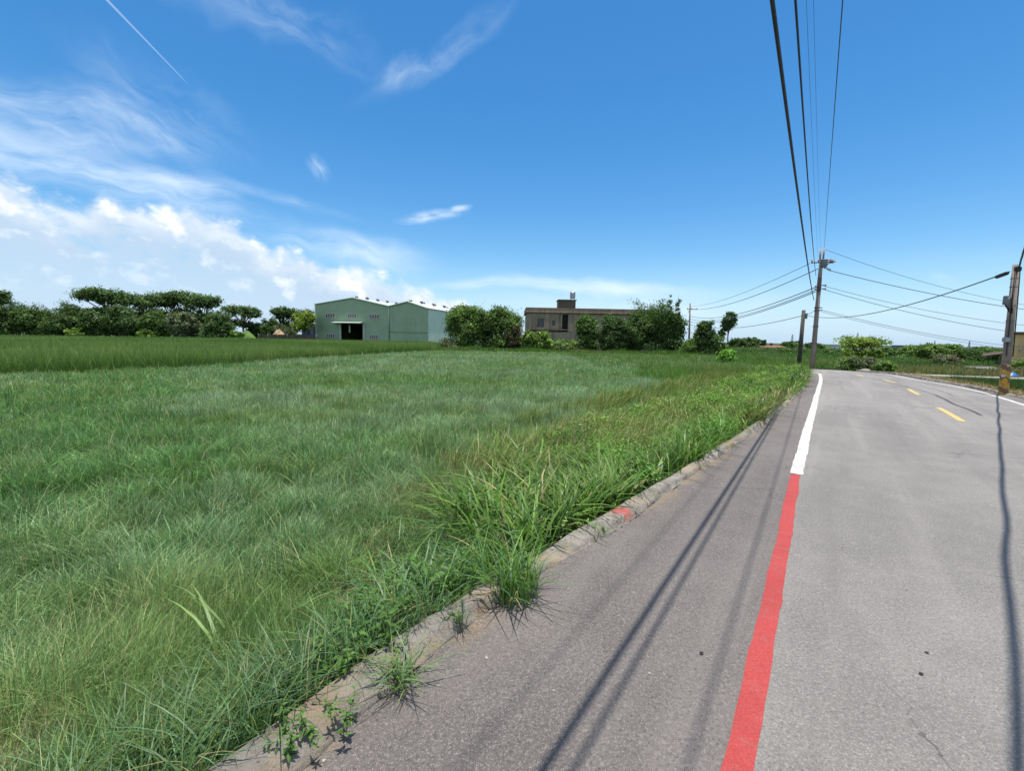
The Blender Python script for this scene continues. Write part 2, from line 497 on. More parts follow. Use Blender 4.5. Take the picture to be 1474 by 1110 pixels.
# ------------------------------------------------------------------ materials of the ground
def road_uv(t, ob, su, sw):
    """coordinates along (u) and across (w) the run of the road"""
    sp = t.node('ShaderNodeSeparateXYZ'); t.l.new(ob, sp.inputs[0])
    u = t.m('ADD', t.m('MULTIPLY', sp.outputs[0], HEAD[0] * su), t.m('MULTIPLY', sp.outputs[1], HEAD[1] * su))
    w = t.m('SUBTRACT', t.m('MULTIPLY', sp.outputs[0], HEAD[1] * sw), t.m('MULTIPLY', sp.outputs[1], HEAD[0] * sw))
    return t.comb(u, w, 0.0)
def asphalt(name, c_dark, c_light, patch1, patch2, dust=False):
    mt, t, b = mat_base(name)
    tc = t.node('ShaderNodeTexCoord'); ob = tc.outputs['Object']
    big = t.noise(ob, 0.35, 5, 0.6); mid = t.noise(ob, 2.6, 5, 0.65)
    base = t.mix(t.sstep(t.m('ADD', t.m('MULTIPLY', big, 0.6), t.m('MULTIPLY', mid, 0.4)), 0.38, 0.62), c_dark, c_light)
    # stones in the bitumen
    st = t.node('ShaderNodeTexVoronoi', feature='F1'); st.inputs['Scale'].default_value = 135; t.l.new(ob, st.inputs['Vector'])
    sepc = t.node('ShaderNodeSeparateColor'); t.l.new(st.outputs['Color'], sepc.inputs[0])
    stone = t.m('MULTIPLY', t.sstep(st.outputs['Distance'], 0.55, 0.2), t.sstep(sepc.outputs[0], 0.35, 0.95))
    base = t.mix(t.m('MULTIPLY', stone, 0.75), base, patch2)
    hole = t.sstep(t.noise(ob, 150, 2, 0.5), 0.42, 0.30)
    base = t.mix(t.m('MULTIPLY', hole, 0.75), base, patch1)
    # pale worn spots and dark stains
    sp = t.sstep(t.noise(ob, 7.0, 3, 0.6), 0.67, 0.75)
    base = t.mix(t.m('MULTIPLY', sp, 0.6), base, tuple(min(1, x * 1.7) for x in c_light))
    ds = t.sstep(t.noise(ob, 1.1, 6, 0.7), 0.63, 0.74)
    base = t.mix(t.m('MULTIPLY', ds, 0.35), base, c_dark)
    # wheel tracks, drag marks and fine scratches
    trk = t.noise(road_uv(t, ob, 0.10, 1.5), 1.0, 4, 0.6)
    base = t.mix(t.m('MULTIPLY', t.sstep(trk, 0.48, 0.66), 0.45), base, tuple(min(1, x * 1.28) for x in c_light))
    base = t.mix(t.m('MULTIPLY', t.sstep(trk, 0.46, 0.32), 0.45), base, tuple(x * 0.8 for x in c_dark))
    scr = t.sstep(t.noise(road_uv(t, ob, 40.0, 2.2), 1.0, 3, 0.6), 0.60, 0.72)
    base = t.mix(t.m('MULTIPLY', scr, t.m('MULTIPLY', 0.40, t.sstep(big, 0.42, 0.6))), base, tuple(min(1, x * 1.6) for x in c_light))
    # hairline cracks in a few worn places
    wv = t.node('ShaderNodeVectorMath', operation='ADD'); t.l.new(ob, wv.inputs[0])
    nz = t.node('ShaderNodeTexNoise'); nz.inputs['Scale'].default_value = 2.5; nz.inputs['Detail'].default_value = 5; t.l.new(ob, nz.inputs['Vector'])
    sv = t.node('ShaderNodeVectorMath', operation='SCALE'); sv.inputs['Scale'].default_value = 0.5; t.l.new(nz.outputs['Color'], sv.inputs[0]); t.l.new(sv.outputs[0], wv.inputs[1])
    cr = t.node('ShaderNodeTexVoronoi', feature='DISTANCE_TO_EDGE'); cr.inputs['Scale'].default_value = 0.55; t.l.new(wv.outputs[0], cr.inputs['Vector'])
    ck = t.m('MULTIPLY', t.sstep(cr.outputs['Distance'], 0.0045, 0.0015), t.sstep(t.noise(ob, 0.5, 3, 0.5), 0.50, 0.60))
    base = t.mix(t.m('MULTIPLY', ck, 0.65), base, patch1)
    gr = t.noise(ob, 62, 3, 0.7)
    base = t.mix(t.m('MULTIPLY', t.sstep(gr, 0.54, 0.68), 0.40), base, patch2)
    base = t.mix(t.m('MULTIPLY', t.sstep(gr, 0.46, 0.32), 0.48), base, patch1)
    if dust:                                    # sandy dust along the foot of the kerb
        at = t.node('ShaderNodeAttribute', attribute_name='edge')
        f = t.m('ADD', t.m('MULTIPLY', at.outputs['Fac'], 0.62), t.m('MULTIPLY', t.m('SUBTRACT', t.noise(ob, 0.8, 3, 0.5), 0.5), 1.7))
        f = t.m('ADD', f, t.m('MULTIPLY', t.m('SUBTRACT', t.noise(ob, 16, 6, 0.75), 0.5), 0.55))
        dc = t.mix(t.sstep(t.noise(ob, 45, 4, 0.7), 0.35, 0.65), (0.33, 0.25, 0.17), (0.15, 0.115, 0.08))
        base = t.mix(t.m('MULTIPLY', t.sstep(f, 0.54, 0.76), 0.6), base, dc)
    t.l.new(base, b.inputs['Base Color'])
    b.inputs['Roughness'].default_value = 0.82
    b.inputs['Specular IOR Level'].default_value = 0.35
    bn = t.node('ShaderNodeBump'); bn.inputs['Strength'].default_value = 0.9; bn.inputs['Distance'].default_value = 0.006
    t.l.new(t.m('ADD', t.m('MULTIPLY', st.outputs['Distance'], -0.8), t.noise(ob, 260, 2, 0.5)), bn.inputs['Height'])
    t.l.new(bn.outputs[0], b.inputs['Normal'])
    return mt
M_LANE = asphalt('asphalt_lane', (0.168, 0.158, 0.149), (0.218, 0.205, 0.194), (0.055, 0.051, 0.049), (0.40, 0.38, 0.36))
M_SHOULDER = asphalt('asphalt_shoulder', (0.110, 0.098, 0.093), (0.152, 0.136, 0.128), (0.035, 0.032, 0.031), (0.32, 0.29, 0.275), True)

def paint(name, col, wear_lo, wear_hi, under):
    mt, t, b = mat_base(name)
    tc = t.node('ShaderNodeTexCoord'); ob = tc.outputs['Object']
    f = t.m('ADD', t.m('MULTIPLY', t.noise(ob, 75, 4, 0.7), 0.6), t.m('MULTIPLY', t.noise(ob, 5, 5, 0.65), 0.4))
    c = t.mix(t.m('MULTIPLY', t.sstep(f, wear_lo, wear_hi), 0.85), col, under)
    c = t.mix(t.m('MULTIPLY', t.sstep(t.noise(ob, 190, 2, 0.5), 0.50, 0.70), 0.6), c, tuple(min(1, x * 1.2 + 0.07) for x in col))
    c = t.mix(t.m('MULTIPLY', t.sstep(t.noise(ob, 120, 2, 0.5), 0.48, 0.30), 0.5), c, tuple(x * 0.55 for x in col))
    c = t.mix(t.m('MULTIPLY', t.sstep(t.noise(ob, 1.7, 5, 0.65), 0.42, 0.66), 0.35), c, tuple(x * 0.65 for x in col))
    c = t.mix(t.m('MULTIPLY', t.sstep(t.noise(road_uv(t, ob, 14.0, 2.0), 1.0, 4, 0.7), 0.58, 0.68), 0.5), c, under)
    t.l.new(c, b.inputs['Base Color'])
    b.inputs['Roughness'].default_value = 0.75; b.inputs['Specular IOR Level'].default_value = 0.25
    bn = t.node('ShaderNodeBump'); bn.inputs['Strength'].default_value = 0.8; bn.inputs['Distance'].default_value = 0.006
    t.l.new(t.noise(ob, 130, 3, 0.6), bn.inputs['Height']); t.l.new(bn.outputs[0], b.inputs['Normal'])
    return mt
M_RED = paint('red_paint', (0.345, 0.045, 0.042), 0.53, 0.66, (0.22, 0.12, 0.11))
M_WHITE = paint('white_paint', (0.47, 0.465, 0.45), 0.54, 0.68, (0.24, 0.23, 0.22))
M_YELLOW = paint('yellow_paint', (0.54, 0.39, 0.13), 0.48, 0.62, (0.25, 0.22, 0.18))
M_TAR = mat('tar', (0.03, 0.03, 0.032), (0.06, 0.058, 0.058), 8, 0.6)

def soil_mat():
    mt, t, b = mat_base('field_soil')
    tc = t.node('ShaderNodeTexCoord'); ob = tc.outputs['Object']
    c = t.mix(t.sstep(t.noise(ob, 0.6, 6, 0.6), 0.35, 0.65), (0.035, 0.065, 0.02), (0.055, 0.075, 0.03))
    c = t.mix(t.sstep(t.noise(ob, 0.02, 4, 0.6), 0.45, 0.65), c, (0.06, 0.09, 0.035))
    t.l.new(c, b.inputs['Base Color']); b.inputs['Roughness'].default_value = 0.95
    b.inputs['Specular IOR Level'].default_value = 0.1
    bn = t.node('ShaderNodeBump'); bn.inputs['Strength'].default_value = 0.6; bn.inputs['Distance'].default_value = 0.05
    t.l.new(t.noise(ob, 9, 6, 0.6), bn.inputs['Height']); t.l.new(bn.outputs[0], b.inputs['Normal'])
    return mt
M_SOIL = soil_mat()
M_DRYSOIL = mat('dry_soil', (0.20, 0.155, 0.095), (0.105, 0.095, 0.05), 2.2, 0.95, 0.6, 14)
M_DUST = mat('sandy_dust', (0.40, 0.31, 0.20), (0.27, 0.215, 0.15), 14, 0.95, 0.8, 60)

# ------------------------------------------------------------------ ground, road, shoulder, banks
g = MB(); Rg = 4200
g.add([(-Rg, -Rg, GZ), (Rg, -Rg, GZ), (Rg, Rg, GZ), (-Rg, Rg, GZ)], [(0, 1, 2, 3)])
setp(g.build('ground', M_SOIL), kind='structure')

road = strip('road', R_LINE, E_LINE, 0.0, M_LANE, cross=6, n=260)
setp(road, kind='structure')
sh = strip('road_shoulder', E_LINE, K_OUT, -0.002, M_SHOULDER, cross=24, n=400); setp(sh, kind='structure')
vv = np.empty(len(sh.data.vertices) * 3, np.float32); sh.data.vertices.foreach_get('co', vv); vv = vv.reshape(-1, 3)
dd = np.abs(side_of(K_OUT, vv[:, 0].astype(float), vv[:, 1].astype(float)))
ea = sh.data.attributes.new('edge', 'FLOAT', 'POINT'); ea.data.foreach_set('value', np.clip(1 - dd / 0.45, 0, 1).astype(np.float32))
setp(strip('road_edge', R_KERB, R_LINE, -0.002, M_SHOULDER, cross=1, n=200), kind='structure')
nin = normals(K_IN)
setp(strip('field_bank', K_OUT + 0.0, K_IN + nin * 0.9, 0, M_SOIL), kind='structure')
bank = bpy.data.objects['field_bank'].data
vv = np.empty(len(bank.vertices) * 3); bank.vertices.foreach_get('co', vv); vv = vv.reshape(-1, 3)
vv[0::2, 2] -= 0.03; vv[1::2, 2] = GZ - 0.02
bank.vertices.foreach_set('co', vv.ravel()); bank.update()
nrk = -normals(R_KERB)
v = strip('verge', R_KERB + nrk * 0.10, R_KERB + nrk * 2.2, 0.04, M_DRYSOIL, n=200); setp(v, kind='structure')
vv = np.empty(len(v.data.vertices) * 3); v.data.vertices.foreach_get('co', vv); vv = vv.reshape(-1, 3)
vv[1::2, 2] = GZ - 0.02; v.data.vertices.foreach_set('co', vv.ravel()); v.data.update()

# painted lines (parts of the road)
def sub(p, s0, s1):
    d = np.r_[0, np.cumsum(np.hypot(*np.diff(p, axis=0).T))]
    s = np.arange(s0, min(s1, d[-1]), 0.12)
    return np.c_[np.interp(s, d, p[:, 0]), np.interp(s, d, p[:, 1])]
def arc_at(p, q):
    d = np.r_[0, np.cumsum(np.hypot(*np.diff(p, axis=0).T))]
    return d[np.argmin((p[:, 0] - q[0]) ** 2 + (p[:, 1] - q[1]) ** 2)]
def line(name, p, w, mt, z=0.004, jit=0.011, seed=0):
    nn = normals(p)
    s = np.arange(len(p)) * 0.12
    wob = (vnoise(s * 0.7, np.full(len(p), seed + .5)) - 0.5) * 0.025
    j1 = (vnoise(s * 9, np.full(len(p), seed + 1.5)) - 0.5) * 2 * jit; j2 = (vnoise(s * 9, np.full(len(p), seed + 2.5)) - 0.5) * 2 * jit
    return strip(name, p + nn * (-w / 2 + wob + j1)[:, None], p + nn * (w / 2 + wob + j2)[:, None], z, mt, road, n=len(p))
s_sw = arc_at(E_LINE, G(1145.4, 682))
line('red_edge_line', sub(E_LINE, 0, s_sw), 0.102, M_RED, seed=1)
o = line('white_edge_line', sub(E_LINE, s_sw + 0.01, s_sw + 32), 0.135, M_WHITE, seed=5)
o['label'] = 'white edge line on the side of the grass field'
o = line('white_edge_line', sub(R_LINE, 0, 200), 0.13, M_WHITE, seed=9)
o['label'] = 'white edge line on the side of the striped pole'
dashes = [((1350.8, 587), (1386, 607)), ((1307, 560.3), (1323, 568.6)), ((1272.3, 547), (1288.6, 551.4)), ((1232, 539), (1242, 541.7))]
for i, (a, b_) in enumerate(dashes):
    p = np.array([G(*b_)[:2], G(*a)[:2]])
    line('yellow_centre_dash', resample(p, 0.12), 0.125, M_YELLOW, seed=20 + i)
d0_ = np.array(G(1386, 607)[:2])
for k in range(1, 4):
    q = d0_ - HEAD * (7.6 * k + 1)
    line('yellow_centre_dash', resample(np.array([q, q + HEAD * 2.6]), 0.12), 0.125, M_YELLOW, seed=30 + k)
for i, tr in enumerate([[(1345, 568.5), (1358, 574), (1369, 580), (1379, 584.5), (1396, 590), (1412, 598)], [(1254, 545), (1285, 552), (1318, 560), (1345, 568)], [(1330, 533.5 + 25), (1356, 563), (1372, 570)]]):
    p = smooth_line(gxy(tr), 0.12)
    line('tar_seam', p, (0.07, 0.03, 0.02)[i], M_TAR, z=0.003, jit=0.02, seed=40 + i)

# ------------------------------------------------------------------ kerbs
def kerb(name, IN, OUT, h, mt, s0, s1, seed, rough=0.03, gaps=()):
    dI = np.r_[0, np.cumsum(np.hypot(*np.diff(IN, axis=0).T))]; dO = np.r_[0, np.cumsum(np.hypot(*np.diff(OUT, axis=0).T))]
    n = int((s1 - s0) / 0.035)
    s = np.linspace(s0, s1, n)
    A = np.c_[np.interp(s, dI, IN[:, 0]), np.interp(s, dI, IN[:, 1])]
    fr = s / dI[-1] * dO[-1]
    B = np.c_[np.interp(fr, dO, OUT[:, 0]), np.interp(fr, dO, OUT[:, 1])]
    prof = [(-0.06, -0.16), (0.0, 0.35), (0.08, 0.85), (0.22, 1.0), (0.4, 1.02), (0.6, 0.97), (0.78, 0.9), (0.9, 0.62), (1.0, 0.18), (1.05, -0.12)]
    V = []
    for k, (u, zz) in enumerate(prof):
        q = A + (B - A) * u
        nz = (fbm(s * 3.1 + seed, np.full(n, k * 0.9 + seed), 3) - 0.5)
        n2 = (vnoise(s * 26, np.full(n, k * 2.3 + seed)) - 0.5)
        wv = (B - A)
        q = q + wv * (nz * 0.22 + n2 * 0.06)[:, None]
        z = zz * h + nz * rough * 1.6 + n2 * rough * 0.8
        sag = 1.0 - 0.45 * np.clip((fbm(s * 0.55 + 3 * seed, np.full(n, 1.7), 2) - 0.5) * 4, 0, 1)
        for c0, cw_ in gaps: sag = sag * (1 - 0.85 * np.exp(-((s - c0) / cw_) ** 2))
        z = z * sag + road_z(q[:, 0], q[:, 1])
        V.append(np.c_[q, z])
    m_ = len(prof)
    V = np.stack(V, 1).reshape(-1, 3)
    i, k = np.meshgrid(np.arange(n - 1), np.arange(m_ - 1), indexing='ij')
    a = (i * m_ + k).ravel()
    F = np.c_[a, a + m_, a + m_ + 1, a + 1]
    return link(name, np_mesh(name, V, F, smooth=True), mt)

def kerb_mat():
    mt, t, b = mat_base('weathered_concrete')
    tc = t.node('ShaderNodeTexCoord'); ob = tc.outputs['Object']
    c = t.mix(t.sstep(t.noise(ob, 5, 6, 0.65), 0.35, 0.65), (0.34, 0.31, 0.275), (0.21, 0.19, 0.165))
    c = t.mix(t.m('MULTIPLY', t.sstep(t.noise(ob, 60, 3, 0.6), 0.55, 0.7), 0.6), c, (0.46, 0.43, 0.39))
    c = t.mix(t.m('MULTIPLY', t.sstep(t.noise(ob, 38, 4, 0.7), 0.56, 0.68), 0.8), c, (0.07, 0.065, 0.055))
    c = t.mix(t.m('MULTIPLY', t.sstep(t.noise(ob, 1.9, 4, 0.6), 0.5, 0.64), 0.75), c, (0.40, 0.30, 0.185))
    c = t.mix(t.m('MULTIPLY', t.sstep(t.noise(ob, 3.3, 5, 0.6), 0.58, 0.68), 0.5), c, (0.10, 0.11, 0.05))
    # splash of red paint
    r0 = G(893, 737, 0.05)
    d = t.node('ShaderNodeVectorMath', operation='DISTANCE'); t.l.new(ob, d.inputs[0]); d.inputs[1].default_value = r0
    rr = t.m('ADD', d.outputs['Value'], t.m('MULTIPLY', t.m('SUBTRACT', t.noise(ob, 30, 5, 0.7), 0.5), 0.34))
    c = t.mix(t.m('MULTIPLY', t.sstep(rr, 0.14, 0.04), 0.8), c, (0.55, 0.07, 0.07))
    t.l.new(c, b.inputs['Base Color']); b.inputs['Roughness'].default_value = 0.93
    bn = t.node('ShaderNodeBump'); bn.inputs['Strength'].default_value = 1.0; bn.inputs['Distance'].default_value = 0.03
    t.l.new(t.noise(ob, 48, 7, 0.75), bn.inputs['Height']); t.l.new(bn.outputs[0], b.inputs['Normal'])
    return mt
M_KERB = kerb_mat()
s_near = arc_at(K_IN, G(321, 1110))
sg = [arc_at(K_IN, G(*q)) for q in ((755, 812), (640, 905), (1010, 668))]
setp(kerb('kerb', K_IN, K_OUT, 0.065, M_KERB, 2.0, arc_at(K_IN, (15.9, 23.2)), 1, gaps=[(sg[0], 0.28), (sg[2], 0.25)]), kind='structure')
setp(kerb('verge_kerb', R_KERB + nrk * 0.16, R_KERB, 0.10, mat('dark_concrete', (0.10, 0.095, 0.085), (0.22, 0.20, 0.17), 4, 0.9, 0.6), 14.0, arc_at(R_KERB, (20.6, 27.0)), 6), kind='structure')

# concrete farm path beyond the verge
fp = [G(1286, 536.5, -0.2), G(1330, 540.5, -0.2), G(1400, 543.2, -0.2), G(1480, 546, -0.2), G(1600, 549, -0.2)]
A_ = resample(np.array([p[:2] for p in fp]), 0.5)
B_ = resample(np.array([(p[0] - 0.3, p[1] + 1.7) for p in fp]), 0.5)
setp(strip('farm_path', A_, B_, -0.2, mat('path_concrete', (0.33, 0.31, 0.29), (0.24, 0.225, 0.205), 1.5, 0.9, 0.3), zf=False), kind='structure')
# ------------------------------------------------------------------ grass, rice and verge growth
def blades(base, h, w, yaw, lean, ldir, col, segs=3, droop=0.35, prof=None, tipcol=None):
    """arching tapered blades -> vertices, triangles, colours"""
    N = len(base)
    ts = np.linspace(0, 1, segs + 1)
    sx_, sy_ = np.cos(yaw), np.sin(yaw)
    lx, ly = np.cos(ldir), np.sin(ldir)
    V = np.empty((N, 2 * segs + 1, 3), np.float32); C = np.empty((N, 2 * segs + 1, 3), np.float32)
    for i, t_ in enumerate(ts):
        off = h * lean * t_ ** 1.7
        z = h * (t_ - droop * lean * t_ ** 2.4)
        c = np.stack([base[:, 0] + lx * off, base[:, 1] + ly * off, base[:, 2] + z], 1)
        cc = col if tipcol is None else col * (1 - t_) + tipcol * t_
        if i < segs:
            hw = w * 0.5 * (prof[i] if prof else (1 - t_ ** 1.6) * (0.75 + 0.25 * min(1, t_ * 4)))
            d = np.stack([sx_ * hw, sy_ * hw, np.zeros(N)], 1)
            V[:, 2 * i] = c - d; V[:, 2 * i + 1] = c + d
            C[:, 2 * i] = cc; C[:, 2 * i + 1] = cc
        else:
            V[:, 2 * i] = c; C[:, 2 * i] = cc
    k = 2 * segs + 1
    tri = []
    for i in range(segs - 1):
        a = 2 * i
        tri += [(a, a + 1, a + 3), (a, a + 3, a + 2)]
    a = 2 * (segs - 1); tri.append((a, a + 1, a + 2))
    F = (np.arange(N)[:, None, None] * k + np.array(tri)[None]).reshape(-1, 3)
    return V.reshape(-1, 3), F, C.reshape(-1, 3)

class Heap:
    def __init__(self): self.V, self.F, self.C, self.n = [], [], [], 0
    def add(self, vfc):
        V, F, C = vfc
        self.V.append(V); self.F.append(F + self.n); self.C.append(C); self.n += len(V)
    def build(self, name, mt, parent=None, smooth=True):
        return link(name, np_mesh(name, np.concatenate(self.V), np.concatenate(self.F), np.concatenate(self.C), smooth), mt, parent)

M_GRASS = leaf_mat('grass_blade', 0.32, 0.45, 0.35, (1.0, 1.1, 0.7))
M_RICE = leaf_mat('rice_blade', 0.35, 0.5, 0.3)
M_BROAD = leaf_mat('broad_blade', 0.34, 0.45, 0.3, (1.0, 1.1, 0.6))
GAIN = 0.80
M_DRY = leaf_mat('dry_grass', 0.30, 0.7, 0.15, (1.0, 0.9, 0.7))

# boundary between the grass field and the taller rice
RB = np.array([(-23.5, 3.0), (-20.3, 17.6), (-17.6, 22.5), (-16.0, 32), (-13.3, 46), (-10.5, 61), (-9.5, 66)])
def rice_x(y): return np.interp(y, RB[:, 1], RB[:, 0])
FIELD_END = 60.0

def sample_wedge(N, d0, d1, a0, a1, power):
    """random ground points, thinning with distance: density ~ D**-power"""
    k = 2 - power
    u = RNG.random(N)
    D = (d0 ** k + u * (d1 ** k - d0 ** k)) ** (1 / k)
    th = a0 + RNG.random(N) * (a1 - a0)
    return D * np.sin(th), D * np.cos(th), D

# ---- the grass field
x, y, D = sample_wedge(1500000, 0.7, 70, rad(-62), rad(43), 1.35)
wall = RNG.random(len(x)) * 0.6
sd = side_of(K_IN, x, y)
sd = np.where((y > 30.5) | ((x < 8) & (y > 24)), 6.0, sd)
ok = (sd > 0.35 + wall * 0.5) & (y < FIELD_END + 2 * fbm(x * 0.2, y * 0, 2)) & (x > rice_x(y) + 0.25) & ~((y > 25.2) & (x > 12.8) & (y < 30.0)) & (x < 17.5 + 0.3 * (y - 30)) 
ok &= RNG.random(len(x)) < np.clip((fbm(x * 3.1 + 11, y * 3.1 + 7, 2) - 0.30) * 4.5, 0.22, 1)     # thin spots between the tufts
x, y, D, sd = x[ok], y[ok], D[ok], sd[ok]
N = len(x)
tuft = fbm(x * 2.1, y * 2.1, 3); patch = fbm(x * 0.16 + 40, y * 0.16, 3); fine = fbm(x * 5, y * 5 + 9, 2)
nearpatch = np.clip(1 - np.abs(sd - 1.4) / 1.3, 0, 1)
ldir = rad(-30) + (fbm(x * 0.9 + 9, y * 0.9 + 3, 3) - 0.5) * 6.5 + RNG.normal(0, 1.25, N)
ldir = np.where(RNG.random(N) < 0.55, RNG.random(N) * 2 * np.pi, ldir)
lean = np.clip(0.42 + 0.8 * (fbm(x * 1.6 + 70, y * 1.6, 3) - 0.4) + RNG.normal(0, 0.34, N), 0.03, 1.5)
h = (0.19 + 0.30 * np.clip((tuft - 0.3) * 1.6, 0, 1) + 0.10 * (patch - 0.5)) * (0.75 + 0.5 * RNG.random(N)) * np.clip(0.75 + sd * 0.2, 0.75, 1)
stalk = RNG.random(N) < 0.018
h = np.where(stalk, h * 1.35 + 0.06, h)
w = 0.0034 * (np.maximum(D, 2.2) / 2.2) ** 0.76 * (0.7 + 0.6 * RNG.random(N))
blue = np.array([0.285, 0.415, 0.235]); green = np.array([0.170, 0.330, 0.112]); yell = np.array([0.235, 0.335, 0.090]); dry = np.array([0.46, 0.41, 0.22])
fb = np.clip((patch - 0.34) * 4 + (fine - 0.5) * 1.2, 0, 1)[:, None]
fy = np.clip((fbm(x * 0.7 + 5, y * 0.7 + 50, 3) - 0.50) * 5 + nearpatch * 0.30 + (RNG.random(N) - 0.5) * 0.5, 0, 1)[:, None]
col = green * (1 - fb) + blue * fb
col = col * (1 - fy * 0.55) + yell * fy * 0.55
q1, q2 = G(15, 1085, -0.15), G(612, 705, -0.2)
spot = 0.6 * np.exp(-((x - q1.x) ** 2 + (y - q1.y) ** 2) / 0.05) + 0.55 * np.exp(-((x - q2.x) ** 2 + (y - q2.y) ** 2) / 0.12)
dr = (RNG.random(N) < spot + (0.03 + 0.08 * nearpatch * np.clip((fbm(x * 0.8, y * 0.8 + 31, 2) - 0.5) * 5, 0, 1)))[:, None]
col = np.where(dr, dry * (0.6 + 0.5 * RNG.random((N, 1))), col) * (0.50 + 1.05 * RNG.random((N, 1)) ** 1.6) * (0.78 + 0.44 * fbm(x * 2.3 + 3, y * 2.3 + 60, 2))[:, None]
col = np.where(stalk[:, None], np.array([0.40, 0.40, 0.19]) * (0.8 + 0.5 * RNG.random((N, 1))), col)
lean = np.where(stalk, lean * 0.6, lean)
base = np.stack([x, y, np.full(N, GZ) + 0.30 * np.exp(-np.maximum(sd - 0.3, 0) / 0.55)], 1)
hp = Heap()
nr = D < 9
for msk, sg_ in ((nr, 4), (~nr, 2)):
    hp.add(blades(base[msk], h[msk], w[msk], RNG.random(msk.sum()) * 2 * np.pi, lean[msk], ldir[msk], col[msk] * 0.85 + 0.15 * yell * 0.8, sg_, tipcol=col[msk] * 1.12))
setp(hp.build('field_grass', M_GRASS), kind='stuff')

# ---- rice on the far side, taller and darker
x, y, D = sample_wedge(330000, 15, 118, rad(-66), rad(2), 1.15)
far_e = 104 + 0.0 * x
ok = (x < rice_x(np.minimum(y, 64)) - 0.1 + 0.25 * (RNG.random(len(x)))) & (y < far_e)
ok &= ~((y > 66) & (x > -9.5 - (y - 66) * 0.25))
# plants stand in rows
x, y, D = x[ok], y[ok], D[ok]
N = len(x)
edge = rice_x(np.minimum(y, 64)) - x
h = (0.92 + 0.16 * fbm(x * 0.7, y * 0.7, 3)) * (0.8 + 0.35 * RNG.random(N))
w = 0.012 * (np.maximum(D, 15) / 15) ** 0.85 * (0.7 + 0.6 * RNG.random(N))
c1_ = np.array([0.105, 0.195, 0.042]); c2_ = np.array([0.185, 0.265, 0.075])
f = np.clip((fbm(x * 0.1, y * 0.1 + 8, 3) - 0.35) * 3, 0, 1)[:, None]
col = (c1_ * (1 - f) + c2_ * f) * (0.7 + 0.6 * RNG.random((N, 1)))
base = np.stack([x, y, np.full(N, GZ)], 1)
hp = Heap()
hp.add(blades(base, h, w, RNG.random(N) * 6.28, np.clip(RNG.normal(0.28, 0.15, N), 0.03, 0.8), RNG.random(N) * 6.28, col * 0.9, 3, tipcol=col * 1.15))
setp(hp.build('rice_crop', M_RICE), kind='stuff')

# ---- clumps of broad grass along the kerb: one blade-clump generator used for the mass and for the single tufts
def clump(c, n, hmin, hmax, wmin, wmax, spread, lean0, lean1, cols, segs=5, up=0.0, ldir0=None, lspread=3.1416, droop=0.42):
    a = RNG.random(n) * 2 * np.pi if ldir0 is None else ldir0 + RNG.normal(0, lspread, n)
    r = spread * np.sqrt(RNG.random(n))
    a2 = RNG.random(n) * 2 * np.pi
    base = np.stack([c[0] + r * np.cos(a2), c[1] + r * np.sin(a2), np.full(n, c[2] - up)], 1)
    hh = hmin + (hmax - hmin) * RNG.random(n)
    ww = wmin + (wmax - wmin) * RNG.random(n)
    ln = lean0 + (lean1 - lean0) * RNG.random(n)
    k = GAIN * np.array(cols)[RNG.integers(0, len(cols), n)] * (0.75 + 0.5 * RNG.random((n, 1))) * (0.62 + 0.66 * RNG.random())
    k = np.where(RNG.random((n, 1)) < (0.05 if n > 10 else 0), np.array([[0.36, 0.30, 0.15]]) * (0.7 + 0.5 * RNG.random((n, 1))), k)      # withered blades
    prof = [0.55, 0.95, 1.0, 0.82, 0.5, 0.3][:segs]
    return blades(base, hh, ww, a + np.pi / 2 + RNG.normal(0, 0.35, n), ln, a, k, segs, droop, prof, tipcol=k * 1.1)
BRIGHT = [(0.145, 0.290, 0.045), (0.105, 0.235, 0.038), (0.190, 0.320, 0.065), (0.090, 0.20, 0.040)]
COOL = [(0.120, 0.235, 0.105), (0.165, 0.275, 0.140), (0.105, 0.215, 0.065)]
OLIVE = [(0.190, 0.270, 0.065), (0.225, 0.285, 0.085), (0.150, 0.245, 0.055)]
STRAW = [(0.38, 0.33, 0.15), (0.32, 0.33, 0.14), (0.43, 0.36, 0.18)]

